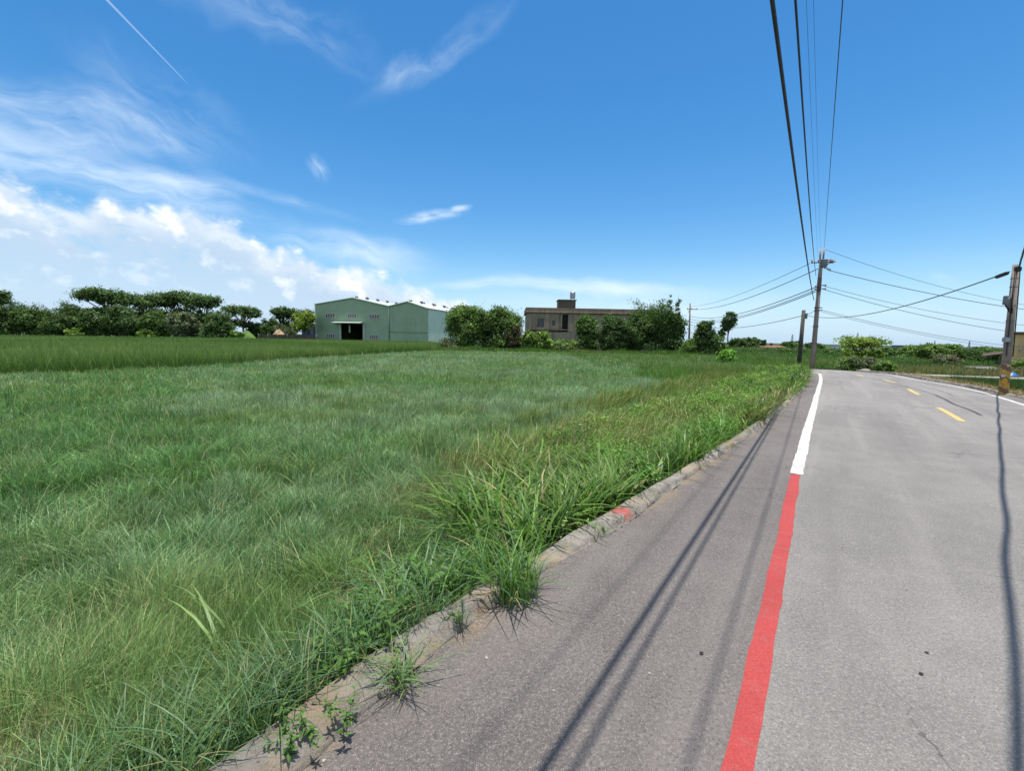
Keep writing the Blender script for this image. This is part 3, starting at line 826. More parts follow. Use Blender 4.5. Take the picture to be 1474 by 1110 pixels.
def along(s, d):
    """ground point at arc length s of the kerb's inner line, d metres into the field"""
    dI = np.r_[0, np.cumsum(np.hypot(*np.diff(K_IN, axis=0).T))]
    x_, y_ = np.interp(s, dI, K_IN[:, 0]), np.interp(s, dI, K_IN[:, 1])
    nx, ny = np.interp(s, dI, nin[:, 0]), np.interp(s, dI, nin[:, 1])
    return np.array([x_ + nx * d, y_ + ny * d, -0.02 - 0.35 * min(1, max(0, d) / 0.9)])
sN = lambda px, py: arc_at(K_IN, G(px, py))
s_a, s_b, s_c, s_d, s_e = sN(321, 1110), sN(600, 908), sN(770, 802), sN(926, 713), sN(1056, 632)
S_END = arc_at(K_IN, (14.5, 25.6))
hp = Heap()
s = s_a - 4.0
while s < S_END:
    near = s < s_e
    dist = math.hypot(*along(s, 0)[:2])
    for _ in range(7 if near else 5):
        d = RNG.random() ** 1.3 * (0.9 if s < s_b else 1.6 if s < s_d else 2.6)
        c = along(s + RNG.random() * 0.25, d + 0.02)
        ks = max(1.0, dist / 7.0) ** 0.8
        if s < s_b - 0.1:                      # finer blue-green grass next to the viewer
            for _k in range(2):
                c = along(s + RNG.random() * 0.25, 1.1 * RNG.random() ** 1.2 + 0.02)
                hp.add(clump(c, int(RNG.integers(16, 30)), 0.14, 0.40, 0.003, 0.0065, 0.09, 0.2, 1.1, COOL + COOL + OLIVE[:1]))
        elif s < s_c + 0.15:
            if RNG.random() < 0.7:
                hp.add(clump(c, int(RNG.integers(14, 24)), 0.22, 0.5, 0.006, 0.014, 0.09, 0.3, 1.2, BRIGHT[:2] + COOL[:2]))
        elif s < s_d + 0.8:                    # lush broad-bladed grass
            if d < 0.45:
                hp.add(clump(along(s, d + 0.14), int(RNG.integers(16, 26)), 0.28, 0.60, 0.014, 0.033, 0.10, 0.3, 0.95, BRIGHT + OLIVE[2:], ldir0=rad(90), lspread=1.3))
            else:
                hp.add(clump(c, int(RNG.integers(16, 26)), 0.38, 0.84, 0.014, 0.034, 0.13, 0.35, 1.4, BRIGHT + OLIVE[2:]))
        else:
            lush = fbm(np.array([s * 0.33]), np.array([d * 0.4 + 4.0]), 2)[0]
            cols = BRIGHT if lush > 0.55 else (OLIVE + BRIGHT[:2]) if lush > 0.42 else OLIVE + STRAW[:1]
            hp.add(clump(c, int(RNG.integers(14, 22)), 0.34, 0.72, 0.010 * ks, 0.018 * ks, 0.16, 0.25, 1.2, cols, segs=4))
    s += 0.14 if s < s_d + 1 else 0.17
setp(hp.build('verge_grass', M_BROAD), kind='stuff')

# ---- taller seed-headed grass and straw between the verge and the field
hp = Heap()
for s0, s1, d0_, d1_, n, cs, hh in ((s_c - 0.5, s_d, 1.2, 2.4, 60, STRAW + OLIVE + OLIVE, (0.25, 0.45)), (s_d - 0.6, s_d + 3.8, 1.1, 2.8, 210, OLIVE + BRIGHT[:1] + [(0.54, 0.50, 0.28), (0.46, 0.46, 0.22), (0.42, 0.44, 0.18)], (0.45, 0.75)), (s_d + 3, S_END, 0.9, 4.5, 620, OLIVE + OLIVE + BRIGHT[:1] + STRAW[1:2], (0.35, 0.7)), (s_a - 2, s_c, 0.8, 1.8, 45, STRAW + OLIVE, (0.2, 0.38))):
    for _ in range(n):
        ss = s0 + (s1 - s0) * RNG.random()
        c = along(ss, d0_ + (d1_ - d0_) * RNG.random())
        dist = max(1.0, math.hypot(c[0], c[1]) / 5.0) ** 0.8
        hp.add(clump(c, 20, hh[0], hh[1], 0.0035 * dist, 0.007 * dist, 0.16, 0.2, 0.9, cs, segs=3, ldir0=rad(-20), lspread=0.9, droop=0.25))
setp(hp.build('seed_grass', M_DRY), kind='stuff')

# ---- tall grass that edges the field in front of the trees and fills the land beyond the bend
hp = Heap()
def wild(n, x0, x1, y0, y1, h0, h1, w0, w1, cols, z=GZ, keep=None):
    X, Y = x0 + (x1 - x0) * RNG.random(n), y0 + (y1 - y0) * RNG.random(n)
    if keep is not None:
        k = keep(X, Y); X, Y = X[k], Y[k]
    n = len(X)
    cc = np.array(cols)
    pk = np.clip((fbm(X * 0.25, Y * 0.25 + 3, 3) * 1.6 - 0.3) * len(cc), 0, len(cc) - 0.01).astype(int)
    k = GAIN * cc[pk] * (0.7 + 0.6 * RNG.random((n, 1)))
    hh = (h0 + (h1 - h0) * fbm(X * 0.35 + 2, Y * 0.35, 3)) * (0.6 + 0.7 * RNG.random(n))
    return blades(np.stack([X, Y, np.full(n, z)], 1), hh, w0 + (w1 - w0) * RNG.random(n), RNG.random(n) * 6.28, np.clip(RNG.normal(0.4, 0.25, n), 0, 1.2), RNG.random(n) * 6.28, k, 2, tipcol=k * 1.1)
hp.add(wild(16000, -10, 26, 58, 62, 0.4, 1.0, 0.03, 0.06, OLIVE + BRIGHT))
hp.add(wild(5000, -13, -5, 58, 67, 0.5, 1.1, 0.03, 0.06, STRAW + OLIVE))
off_road = lambda X, Y: (Y > 30.2)
hp.add(wild(3000, 9.5, 14.6, 22.6, 25.6, 0.65, 1.05, 0.012, 0.026, OLIVE + STRAW[1:2] + BRIGHT[:1], keep=lambda X, Y: side_of(K_IN, X, Y) > 0.12))
hp.add(wild(7500, 6.5, 16.2, 19.0, 25.2, 0.40, 0.95, 0.010, 0.026, OLIVE + BRIGHT + OLIVE[:1] + STRAW[1:2], keep=lambda X, Y: side_of(K_IN, X, Y) > 0.15))
hp.add(wild(2500, 8.5, 13.6, 24.8, 30.2, 0.4, 0.8, 0.015, 0.03, OLIVE + BRIGHT))
hp.add(wild(22000, 6, 32, 30.2, 60, 0.3, 0.7, 0.02, 0.05, OLIVE + BRIGHT + OLIVE, keep=off_road))
hp.add(wild(20000, 20, 70, 31, 75, 0.3, 0.8, 0.025, 0.055, [BRIGHT[1], OLIVE[2], BRIGHT[3], OLIVE[0]], keep=lambda X, Y: X > 20.8 + 0.25 * (Y - 30)))
hp.add(wild(16000, 26, 110, 60, 150, 0.4, 1.0, 0.06, 0.13, [OLIVE[2], BRIGHT[3], COOL[2]]))
hp.add(wild(12000, -70, 30, 104, 135, 0.5, 1.2, 0.10, 0.2, [OLIVE[2], BRIGHT[3], COOL[2]]))
setp(hp.build('rough_grass', M_BROAD), kind='stuff')

# ---- right-hand verge: dry bleached grass by the kerb and the paddies behind it
hp = Heap()
kk = RNG.integers(0, len(R_KERB), 9000)
dd = 0.2 + 2.0 * RNG.random(9000) ** 1.2
X, Y = R_KERB[kk, 0] + nrk[kk, 0] * dd, R_KERB[kk, 1] + nrk[kk, 1] * dd
k = (Y < 25.5) & (Y > 4)
X, Y, dd = X[k], Y[k], dd[k]; n = len(X)
PALE = np.array([(0.42, 0.33, 0.20), (0.34, 0.27, 0.15), (0.30, 0.22, 0.12), (0.20, 0.19, 0.07)])
c_ = PALE[RNG.integers(0, 4, n)] * (0.7 + 0.6 * RNG.random((n, 1)))
hp.add(blades(np.stack([X, Y, 0.04 - 0.2 * dd], 1), 0.15 + 0.3 * RNG.random(n), 0.012 + 0.012 * RNG.random(n), RNG.random(n) * 6.28, 0.2 + RNG.random(n), RNG.random(n) * 6.28, c_, 2))
def px_wild(n, poly, h0, h1, w0, w1, cols):
    """scatter on the ground inside a surveyed four-cornered plot"""
    q = [np.array(G(a, b, GZ)[:2]) for a, b in poly]
    u, v_ = RNG.random((n, 1)), RNG.random((n, 1))
    p = (q[0] * (1 - u) + q[1] * u) * (1 - v_) + (q[3] * (1 - u) + q[2] * u) * v_
    k = GAIN * np.array(cols)[RNG.integers(0, len(cols), n)] * (0.7 + 0.6 * RNG.random((n, 1)))
    return blades(np.c_[p, np.full(n, GZ)], h0 + (h1 - h0) * RNG.random(n), w0 + (w1 - w0) * RNG.random(n), RNG.random(n) * 6.28, np.clip(RNG.normal(0.5, 0.3, n), 0.05, 1.3), RNG.random(n) * 6.28, k, 2)
hp.add(px_wild(9000, [(1285, 538.5), (1600, 546), (1600, 533), (1290, 530)], 0.25, 0.6, 0.02, 0.04, PALE[:3].tolist() + [(0.16, 0.17, 0.05)]))
setp(hp.build('dry_grass', M_DRY), kind='stuff')
hp = Heap()
hp.add(px_wild(9000, [(1365, 553), (1600, 577), (1600, 560), (1368, 549.5)], 0.3, 0.55, 0.012, 0.022, [(0.05, 0.12, 0.02), (0.07, 0.14, 0.025)]))
hp.add(px_wild(6000, [(1290, 531), (1395, 532), (1395, 526), (1290, 525)], 0.3, 0.6, 0.025, 0.045, [(0.06, 0.14, 0.02), (0.085, 0.16, 0.03)]))
setp(hp.build('paddy_rice', M_RICE), kind='stuff')

# ---- single tufts that stand on the edge of the asphalt
def tuft_thing(px, py, label, n, hh, ww, spread, ln, cols, group, name='grass_tuft', cat='grass tuft'):
    c = G(px, py)
    hp = Heap(); hp.add(clump((0, 0, 0), n, hh[0], hh[1], ww[0], ww[1], spread, ln[0], ln[1], cols))
    o = hp.build(name, M_BROAD)
    o.location = (c.x, c.y, 0.01)
    return setp(o, label, cat, group)
TG = 'grass tufts growing over the kerb'
tuft_thing(738, 858, 'largest bright green grass tuft spilling over the kerb onto the asphalt', 230, (0.22, 0.46), (0.005, 0.010), 0.17, (0.2, 1.15), BRIGHT[:2] + COOL[:1] + BRIGHT[:1], TG)
tuft_thing(578, 985, 'low sprawling grass tuft rooted in the crumbled kerb near the viewer', 110, (0.10, 0.24), (0.003, 0.006), 0.07, (0.4, 1.5), OLIVE + COOL[:2], TG)
tuft_thing(655, 905, 'small thin grass tuft between the big tuft and the sprawling one', 40, (0.08, 0.2), (0.003, 0.006), 0.06, (0.3, 1.2), COOL, TG)
tuft_thing(860, 770, 'short grass tuft in front of the red paint splash on the kerb', 45, (0.06, 0.14), (0.004, 0.007), 0.07, (0.4, 1.4), BRIGHT[:2], TG)
tuft_thing(912, 742, 'tiny grass tuft right beside the red paint splash on the kerb', 22, (0.05, 0.10), (0.004, 0.006), 0.04, (0.4, 1.4), OLIVE, TG)

# ---- leafy weeds: thin stems with pointed toothed leaves
def weed_mesh(nst, hgt, ls, seed):
    r = np.random.default_rng(seed)
    V, F, C = [], [], []
    for _ in range(nst):
        a, ln = r.random() * 6.28, r.random() * 0.5
        H = hgt * (0.55 + 0.6 * r.random())
        p0 = np.array([r.normal(0, 0.003 * nst ** 1.3), r.normal(0, 0.003 * nst ** 1.3), 0])
        cs = np.array([0.07, 0.11, 0.03])
        for j in range(6):                      # stem
            pass
        tip = p0 + np.array([math.cos(a) * ln * H, math.sin(a) * ln * H, H])
        sd_ = np.array([-math.sin(a), math.cos(a), 0]) * 0.0022
        b0 = len(V); V += [p0 - sd_, p0 + sd_, tip + sd_ * 0.5, tip - sd_ * 0.5]; C += [cs] * 4; F.append((b0, b0 + 1, b0 + 2, b0 + 3))
        nl = int(6 + r.integers(0, 4))
        for j in range(nl):
            t_ = 0.3 + 0.7 * (j + 0.5) / nl
            q = p0 + (tip - p0) * t_
            la = j * 2.4 + r.random()
            L = ls * (0.6 + 0.6 * r.random()) * (1.15 - 0.4 * t_)
            dz = 0.25 - 0.5 * r.random()
            d = np.array([math.cos(la), math.sin(la), dz]); sd_ = np.array([-math.sin(la), math.cos(la), r.normal(0, 0.2)]) * L * 0.2
            cc = np.array([0.075, 0.165, 0.030]) * (0.6 + 0.8 * r.random())
            b0 = len(V)
            V += [q, q + d * L * 0.35 + sd_, q + d * L * 0.7 + sd_ * 0.7, q + d * L - np.array([0, 0, L * 0.2]), q + d * L * 0.7 - sd_ * 0.7, q + d * L * 0.35 - sd_, q + d * L * 0.5 - np.array([0, 0, L * 0.05])]
            C += [cc] * 7
            F += [(b0, b0 + 1, b0 + 6, b0 + 5), (b0 + 1, b0 + 2, b0 + 3, b0 + 6), (b0 + 6, b0 + 3, b0 + 4, b0 + 5)]
    return np_mesh('weed_plant', np.array(V), np.array(F), np.array(C))
def weed(px, py, z, label, nst, hgt, ls, seed, group):
    c = G(px, py, z)
    o = link('weed_plant', weed_mesh(nst, hgt, ls, seed), M_BROAD)
    o.location = c
    return setp(o, label, 'weed', group)
WG = 'weeds rooted in the kerb'
weed(492, 1040, 0.04, 'upright leafy weed growing alone on the kerb top beside the sprawling tuft', 7, 0.11, 0.034, 1, WG)
weed(436, 1082, 0.04, 'spreading leafy weed on the kerb, the weed closest to the viewer', 9, 0.09, 0.036, 2, WG)
weed(404, 1090, 0.02, 'small weed at the field edge of the kerb beside the spreading weed', 5, 0.09, 0.03, 3, WG)
weed(655, 893, 0.03, 'little weed at the kerb foot below the biggest grass tuft', 5, 0.07, 0.03, 4, WG)
VG = 'leafy weeds along the field side of the kerb'
protos = [weed_mesh(11, 0.27, 0.060, 20 + i) for i in range(4)]
k = 0
for px, py in ((470, 990), (505, 962), (535, 940), (560, 905), (588, 892), (612, 862), (640, 858), (520, 905), (585, 850), (672, 838), (548, 962)):
    c = G(px, py, -0.05)
    o = bpy.data.objects.new('weed_plant', protos[k % 4])
    if k < 4: protos[k].materials.append(M_BROAD)
    COL.objects.link(o); o.location = (c.x, c.y, -0.08); o.rotation_euler = (0, 0, k * 1.3); o.scale = [0.85 + 0.35 * RNG.random()] * 3
    setp(o, 'dark leafy weed with pointed leaves among the grass behind the kerb', 'weed', VG)
    k += 1
# a few long pale blades that arch out of the near grass
for px, py, lab in ((330, 925, 'long pale reed blades arching over the near grass, the lower of the two clumps'), (395, 900, 'tall pale reed blades standing up out of the near grass')):
    c = G(px, py, -0.15)
    hp = Heap(); hp.add(clump((0, 0, 0), 4, 0.4, 0.62, 0.010, 0.019, 0.05, 0.7, 1.5, [(0.19, 0.31, 0.09), (0.17, 0.27, 0.09)], ldir0=rad(160 if px < 350 else 40), lspread=0.6))
    o = hp.build('reed_clump', M_BROAD); o.location = (c.x, c.y, -0.3); setp(o, lab, 'reed', 'reed clumps in the near grass')
# ------------------------------------------------------------------ trees, shrubs and bamboo
M_BARK = mat('bark', (0.13, 0.105, 0.08), (0.07, 0.058, 0.045), 6, 0.95, 0.8, 20, stretch=(3, 3, 0.6))
M_LEAF = leaf_mat('tree_leaf', 0.32, 0.55, 0.18)

LG = 1.45
def leaves(lobes, n, size, cols, r, clump_r=0.45, per=22, flat=0.45, shell=0.62, aspect=0.55, hang=0.0):
    """leaf-sized quads gathered in sprays through the volume of the lobes -> vertices, quads, colours"""
    lob = np.array(lobes, float)
    wgt = (lob[:, 3] * lob[:, 4] * lob[:, 5]) ** 0.66
    wgt /= wgt.sum()
    nc = max(3, n // per)
    li = r.choice(len(lob), nc, p=wgt)
    d = r.normal(size=(nc, 3)); d /= np.linalg.norm(d, axis=1)[:, None]
    rr = shell + (1.06 - shell) * r.random(nc) ** 0.7
    cc = lob[li, :3] + d * rr[:, None] * lob[li, 3:6]
    cdir = d * np.array([1, 1, 1]); 
    tint = LG * np.array(cols)[r.integers(0, len(cols), nc)] * (0.62 + 0.76 * r.random((nc, 1)))
    csz = clump_r * (0.6 + 0.8 * r.random(nc))
    ci = r.integers(0, nc, n)
    off = r.normal(size=(n, 3)) * csz[ci][:, None] * np.array([1, 1, 0.6])
    p = cc[ci] + off
    p[:, 2] = np.maximum(p[:, 2], 0.03)
    nrm = cdir[ci] * 0.6 + r.normal(size=(n, 3)) * 0.55 + np.array([0, 0, flat])
    nrm /= np.linalg.norm(nrm, axis=1)[:, None]
    a = np.cross(nrm, r.normal(size=(n, 3))); a[:, 2] -= hang; a /= np.linalg.norm(a, axis=1)[:, None]
    b = np.cross(nrm, a); b /= np.linalg.norm(b, axis=1)[:, None]
    s = size * (0.55 + 0.9 * r.random(n))[:, None]
    V = np.stack([p - a * s, p + b * s * aspect - nrm * s * 0.12, p + a * s, p - b * s * aspect - nrm * s * 0.12], 1).reshape(-1, 3)
    F = np.arange(n * 4).reshape(-1, 4)
    C = np.repeat(tint[ci] * (0.8 + 0.4 * r.random((n, 1))), 4, 0)
    return V, F, C

def limb(mb, p0, p1, r0, r1, rnd, wob=0.12, n=5, sides=6):
    p0, p1 = Vector(p0), Vector(p1)
    L = (p1 - p0).length
    pts = []
    for i in range(n + 1):
        u = i / n
        q = p0.lerp(p1, u)
        k = math.sin(u * math.pi) * wob * L
        pts.append(q + Vector((rnd.uniform(-k, k), rnd.uniform(-k, k), rnd.uniform(-k, k) * 0.5)))
    mb.tube(pts, [r0 + (r1 - r0) * i / n for i in range(n + 1)], sides)

DARK = [(0.044, 0.080, 0.027), (0.058, 0.102, 0.032), (0.070, 0.120, 0.037)]
MID = [(0.048, 0.092, 0.026), (0.062, 0.110, 0.030), (0.075, 0.125, 0.036)]
FRESH = [(0.105, 0.175, 0.038), (0.135, 0.205, 0.045), (0.085, 0.15, 0.035)]
LIME = [(0.135, 0.20, 0.03), (0.115, 0.175, 0.028), (0.165, 0.22, 0.04)]
GREYG = [(0.10, 0.13, 0.07), (0.12, 0.145, 0.085), (0.085, 0.11, 0.06)]

DENS = 1.0
def tree(kind, px0, px1, pytop, D, label, cat, group=None, cols=MID, n=3000, leaf=0.2, seed=0, base=GZ, name='tree', depth=None, bare=0.0, clump_r=None):
    r = np.random.default_rng(100 + seed); rnd = random.Random(seed * 7 + 3)
    A, B = P(px0, pytop, D), P(px1, pytop, D)
    R = (B.x - A.x) / 2
    H = (A.z + B.z) / 2 - base
    root = empty(name, ((A.x + B.x) / 2, D, base), 0, label, cat, group)
    tk = MB(); lobes = []
    n = int(n * (2.6 if D > 90 and D < 120 else 2.5 if 60 <= D <= 66 else 1.7) * (1.4 if kind == 'bamboo' else 1))
    Ry = R if depth is None else depth
    if kind == 'umbrella':
        th = H * (0.42 + 0.1 * rnd.random())
        tr = 0.026 * H + 0.06
        lean = (rnd.uniform(-.12, .12) * R, rnd.uniform(-.12, .12) * R)
        top = Vector((lean[0], lean[1], th))
        limb(tk, (0, 0, -0.2), top, tr, tr * 0.7, rnd, 0.04, 5, 8)
        nb = 7
        for i in range(nb):
            a = 2 * math.pi * (i + rnd.uniform(-.3, .3)) / nb
            q = R * rnd.uniform(0.35, 0.78)
            zz = H * rnd.uniform(0.74, 0.88)
            e = Vector((q * math.cos(a), q * Ry / R * math.sin(a), zz))
            limb(tk, top, e, tr * 0.5, tr * 0.16, rnd, 0.10, 5, 5)
            rl = R * rnd.uniform(0.24, 0.40)
            lobes.append((e.x, e.y, e.z + 0.02 * H, rl, rl, H * rnd.uniform(0.09, 0.14)))
            if rnd.random() < 0.9:
                e2 = e * 0.72 + Vector((rnd.uniform(-.2, .2) * R, rnd.uniform(-.2, .2) * R, -H * rnd.uniform(0.05, 0.15)))
                lobes.append((e2.x, e2.y, e2.z, rl * 0.75, rl * 0.75, H * 0.07))
        for i in range(3):
            rl = R * rnd.uniform(0.3, 0.5)
            x_, y_ = rnd.uniform(-.35, .35) * R, rnd.uniform(-.35, .35) * Ry
            limb(tk, top, (x_, y_, H * 0.88), tr * 0.5, tr * 0.15, rnd, 0.08, 4, 5)
            lobes.append((x_, y_, H * rnd.uniform(0.86, 0.91), rl, rl, H * 0.085))
        V = leaves(lobes, n, leaf, cols, r, clump_r or 0.07 * R + 0.15, 24, 0.7, 0.5)
    elif kind == 'bush':
        tr = 0.02 * H + 0.03
        lobes.append((0, 0, H * 0.50, R * 0.72, Ry * 0.72, H * 0.42))
        for i in range(11):
            a = 2 * math.pi * i / 11 + rnd.uniform(-.3, .3)
            q = rnd.uniform(0.45, 0.72)
            zz = H * rnd.uniform(0.16, 0.70)
            rl = R * rnd.uniform(0.24, 0.40)
            lobes.append((R * q * math.cos(a), Ry * q * math.sin(a), zz, rl, rl, min(rl * 1.0, H * 0.24)))
        for i in range(4):
            rl = R * rnd.uniform(0.22, 0.38)
            lobes.append((R * rnd.uniform(-.5, .5), Ry * rnd.uniform(-.5, .5), H * rnd.uniform(0.74, 0.86), rl, rl, H * rnd.uniform(0.11, 0.16)))
        for L in lobes[::2]:
            limb(tk, (rnd.uniform(-.1, .1) * R, rnd.uniform(-.1, .1) * R, -0.1), (L[0] * 0.9, L[1] * 0.9, L[2]), tr, tr * 0.3, rnd, 0.1, 4, 5)
        V = leaves(lobes, n, leaf, cols, r, clump_r or 0.07 * R + 0.08, 22, 0.45, 0.6)
    elif kind == 'round':                      # trunk below, rounded broken crown above
        th = H * 0.35; tr = 0.022 * H + 0.04
        limb(tk, (0, 0, -0.2), (0, 0, th), tr, tr * 0.75, rnd, 0.05, 5, 7)
        for i in range(9):
            a = 2 * math.pi * i / 9 + rnd.uniform(-.3, .3); q = rnd.uniform(0.3, 0.62); rl = R * rnd.uniform(0.3, 0.44)
            zz = H * rnd.uniform(0.48, 0.84)
            lobes.append((R * q * math.cos(a), Ry * q * math.sin(a), zz, rl, rl, H * rnd.uniform(0.1, 0.16)))
            limb(tk, (0, 0, th * 0.95), (lobes[-1][0], lobes[-1][1], zz), tr * 0.5, tr * 0.15, rnd, 0.1, 4, 5)
        V = leaves(lobes, n, leaf, cols, r, clump_r or 0.07 * R + 0.12, 22, 0.5, 0.55)
    elif kind == 'bamboo':
        parts_ = []
        nc = 16
        for i in range(nc):
            a = rnd.uniform(0, 6.28); q = R * 0.35 * math.sqrt(rnd.random())
            b0 = Vector((q * math.cos(a), q * Ry / R * math.sin(a), -0.1))
            hh = H * rnd.uniform(0.62, 1.0) if i else H
            out = R * rnd.uniform(0.2, 0.75)
            pts = []
            for j in range(8):
                u = j / 7
                pts.append(b0 + Vector((math.cos(a) * out * u ** 2.2, math.sin(a) * out * Ry / R * u ** 2.2, hh * (u - 0.08 * u ** 4))))
            tk.tube(pts, [0.045 * (1 - 0.8 * j / 7) + 0.006 for j in range(8)], 5)
            for j in range(3, 8):
                for _ in range(2):
                    p = pts[j]
                    s_ = H * (0.085 if j < 7 else 0.05)
                    lobes.append((p.x + rnd.uniform(-s_, s_), p.y + rnd.uniform(-s_, s_), p.z, s_ * 1.2, s_ * 1.2, s_ * 1.1))
        for i in range(9):
            a = rnd.uniform(0, 6.28)
            lobes.append((R * 0.5 * math.cos(a), Ry * 0.5 * math.sin(a), H * rnd.uniform(0.15, 0.5), R * 0.35, R * 0.35, H * 0.14))
        V = leaves(lobes, n, leaf, cols, r, clump_r or 0.05 * H, 20, 0.3, 0.25, 0.24, hang=0.7)
    elif kind == 'spire':                      # thin upright sprig with ragged side tufts
        limb(tk, (0, 0, -0.1), (rnd.uniform(-.2, .2) * R, 0, H * 0.98), 0.05, 0.012, rnd, 0.03, 6, 5)
        for j in range(9):
            u = 0.35 + 0.65 * j / 8
            lobes.append((rnd.uniform(-.5, .5) * R, rnd.uniform(-.5, .5) * R, H * u, R * (1.1 - 0.7 * u), R * (1.1 - 0.7 * u), H * 0.05))
        V = leaves(lobes, n, leaf, cols, r, clump_r or 0.12, 16, 0.3, 0.3, 0.3, hang=0.4)
    elif kind == 'lollipop':                   # bare trunk, lopsided crown high up
        limb(tk, (0, 0, -0.2), (0.1 * R, 0, H * 0.55), 0.10, 0.07, rnd, 0.03, 5, 7)
        for (x_, z_, a_, b_) in ((-0.1, 0.78, 0.62, 0.16), (0.25, 0.86, 0.6, 0.13), (-0.25, 0.66, 0.5, 0.12), (0.1, 0.92, 0.4, 0.08), (-0.75, 0.5, 0.32, 0.07), (0.35, 0.74, 0.45, 0.1)):
            lobes.append((x_ * R, rnd.uniform(-.2, .2) * R, z_ * H, a_ * R, a_ * R, b_ * H))
            limb(tk, (0.08 * R, 0, H * 0.5), (x_ * R, 0, z_ * H), 0.05, 0.015, rnd, 0.1, 4, 5)
        V = leaves(lobes, n, leaf, cols, r, clump_r or 0.14, 20, 0.4, 0.5)
    if bare > 0:                               # bare sticks that stand out of the crown
        for i in range(int(bare)):
            a = rnd.uniform(0, 6.28)
            limb(tk, (0.3 * R * math.cos(a), 0.3 * R * math.sin(a), H * 0.5), (0.95 * R * math.cos(a), 0.9 * R * math.sin(a), H * rnd.uniform(0.7, 1.05)), 0.03, 0.008, rnd, 0.1, 4, 4)
    tk.build('trunk', M_BARK, root)
    link('crown', np_mesh('crown', *V), M_LEAF, root)
    return root

# ---- west tree line behind the rice
WT = 'trees of the dark tree line behind the rice'
U = 'umbrella'
tree(U, -42, 11, 417, 100, 'umbrella crown cut off by the edge of the photo, standing in the tree line', 'tree', WT, DARK, 2600, 0.26, 1)
tree(U, 114, 180, 414, 106, 'tallest umbrella-crowned tree of the dark tree line behind the rice', 'tree', WT, DARK, 3600, 0.24, 2)
tree(U, 178, 240, 424, 108, 'umbrella-crowned tree on the warehouse side of the tallest tree in the line', 'tree', WT, DARK, 3000, 0.24, 3)
tree(U, 222, 282, 419, 109, 'second tallest umbrella tree, in the middle of the wide joined canopy', 'tree', WT, DARK, 3200, 0.24, 4)
tree(U, 262, 320, 425, 110, 'umbrella tree whose crown ends the wide joined canopy on its lower side', 'tree', WT, DARK, 3000, 0.24, 5)
tree(U, 326, 374, 440, 113, 'lone umbrella tree with sky under its crown beside the green mound', 'tree', WT, DARK, 2400, 0.24, 6)
tree(U, 386, 424, 443, 114, 'low umbrella tree rising behind the sand heap', 'tree', WT, DARK, 1800, 0.24, 7)
tree(U, 412, 456, 446, 116, 'low umbrella tree right beside the green warehouse', 'tree', WT, DARK, 1800, 0.24, 8)
WB = 'bushy trees at the foot of the dark tree line'
for i, (a, b_, y_, D_, c_, k_, lb) in enumerate([
    (-50, 12, 436, 99, DARK, 'bush', 'dark bushy tree at the very edge of the photo under the cut-off umbrella crown'),
    (4, 34, 428, 102, DARK, 'bamboo', 'feathery clump with a ragged top near the edge of the tree line'),
    (20, 62, 442, 101, MID, 'bush', 'low rounded bushy tree beside the feathery ragged clump'),
    (50, 98, 434, 103, MID, 'bamboo', 'bamboo-like clump with an arching top, first of two side by side'),
    (84, 128, 431, 102, MID, 'bamboo', 'bamboo-like clump leaning against the tallest umbrella tree'),
    (60, 110, 452, 98, DARK, 'bush', 'squat dark bush in front of the two bamboo-like clumps'),
    (112, 152, 446, 99, MID, 'bush', 'rounded bushy tree straight below the tallest umbrella tree'),
    (146, 206, 437, 100, DARK, 'bush', 'big blackish bushy tree that fills the gap under the joined canopy'),
    (200, 244, 446, 99, MID, 'bush', 'olive rounded bush below the second tallest umbrella tree'),
    (240, 290, 449, 99, GREYG, 'bush', 'greyish bushy tree under the joined canopy, between two darker ones'),
    (284, 338, 446, 98, DARK, 'bush', 'dark domed bush that ends the dense tree line toward the warehouse'),
    (376, 404, 457, 110, DARK, 'bush', 'small dark bush behind the sand heap'),
    (398, 426, 464, 108, GREYG, 'bamboo', 'brownish fan-leaved plant beside the sand heap')]):
    tree(k_, a, b_, y_, D_, lb, 'tree', WB, c_, 2400 if b_ - a > 40 else 1700, 0.22, 20 + i, depth=2.6)
tree('round', 420, 455, 447, 104, 'bright yellow-green tree next to the green warehouse', 'tree', None, LIME, 1700, 0.22, 40)
for i, (a, b_, y_, lb) in enumerate([(-30, 30, 443, 'dark tree behind the feathery clump, in the back row'), (22, 84, 446, 'dark tree in the back row above the low rounded tree'), (84, 140, 442, 'dark tree in the back row under the near side of the tallest umbrella crown'), (136, 200, 438, 'dark tree in the back row filling the space under the tallest umbrella tree'), (192, 254, 440, 'dark tree in the back row under the first half of the joined canopy'), (246, 306, 444, 'dark tree in the back row under the second half of the joined canopy'), (296, 336, 455, 'dark tree in the back row beside the lone umbrella tree'), (352, 396, 464, 'low dark tree in the back row between the lone umbrella tree and the sand heap')]):
    tree('bush', a, b_, y_, 117, lb, 'tree', WB, DARK, 1900, 0.27, 150 + i, depth=3)
# low growth that closes the foot of the line
for i, (a, b_, y_, lb) in enumerate([(95, 125, 471, 'low bush with pale leaves at the foot of the bamboo-like clumps'), (196, 232, 470, 'low bush at the foot of the olive rounded bush'), (330, 352, 476, 'low scrubby bush beside the green mound')]):
    tree('bush', a, b_, y_, 97, lb, 'bush', WB, FRESH, 500, 0.2, 50 + i, name='bush')

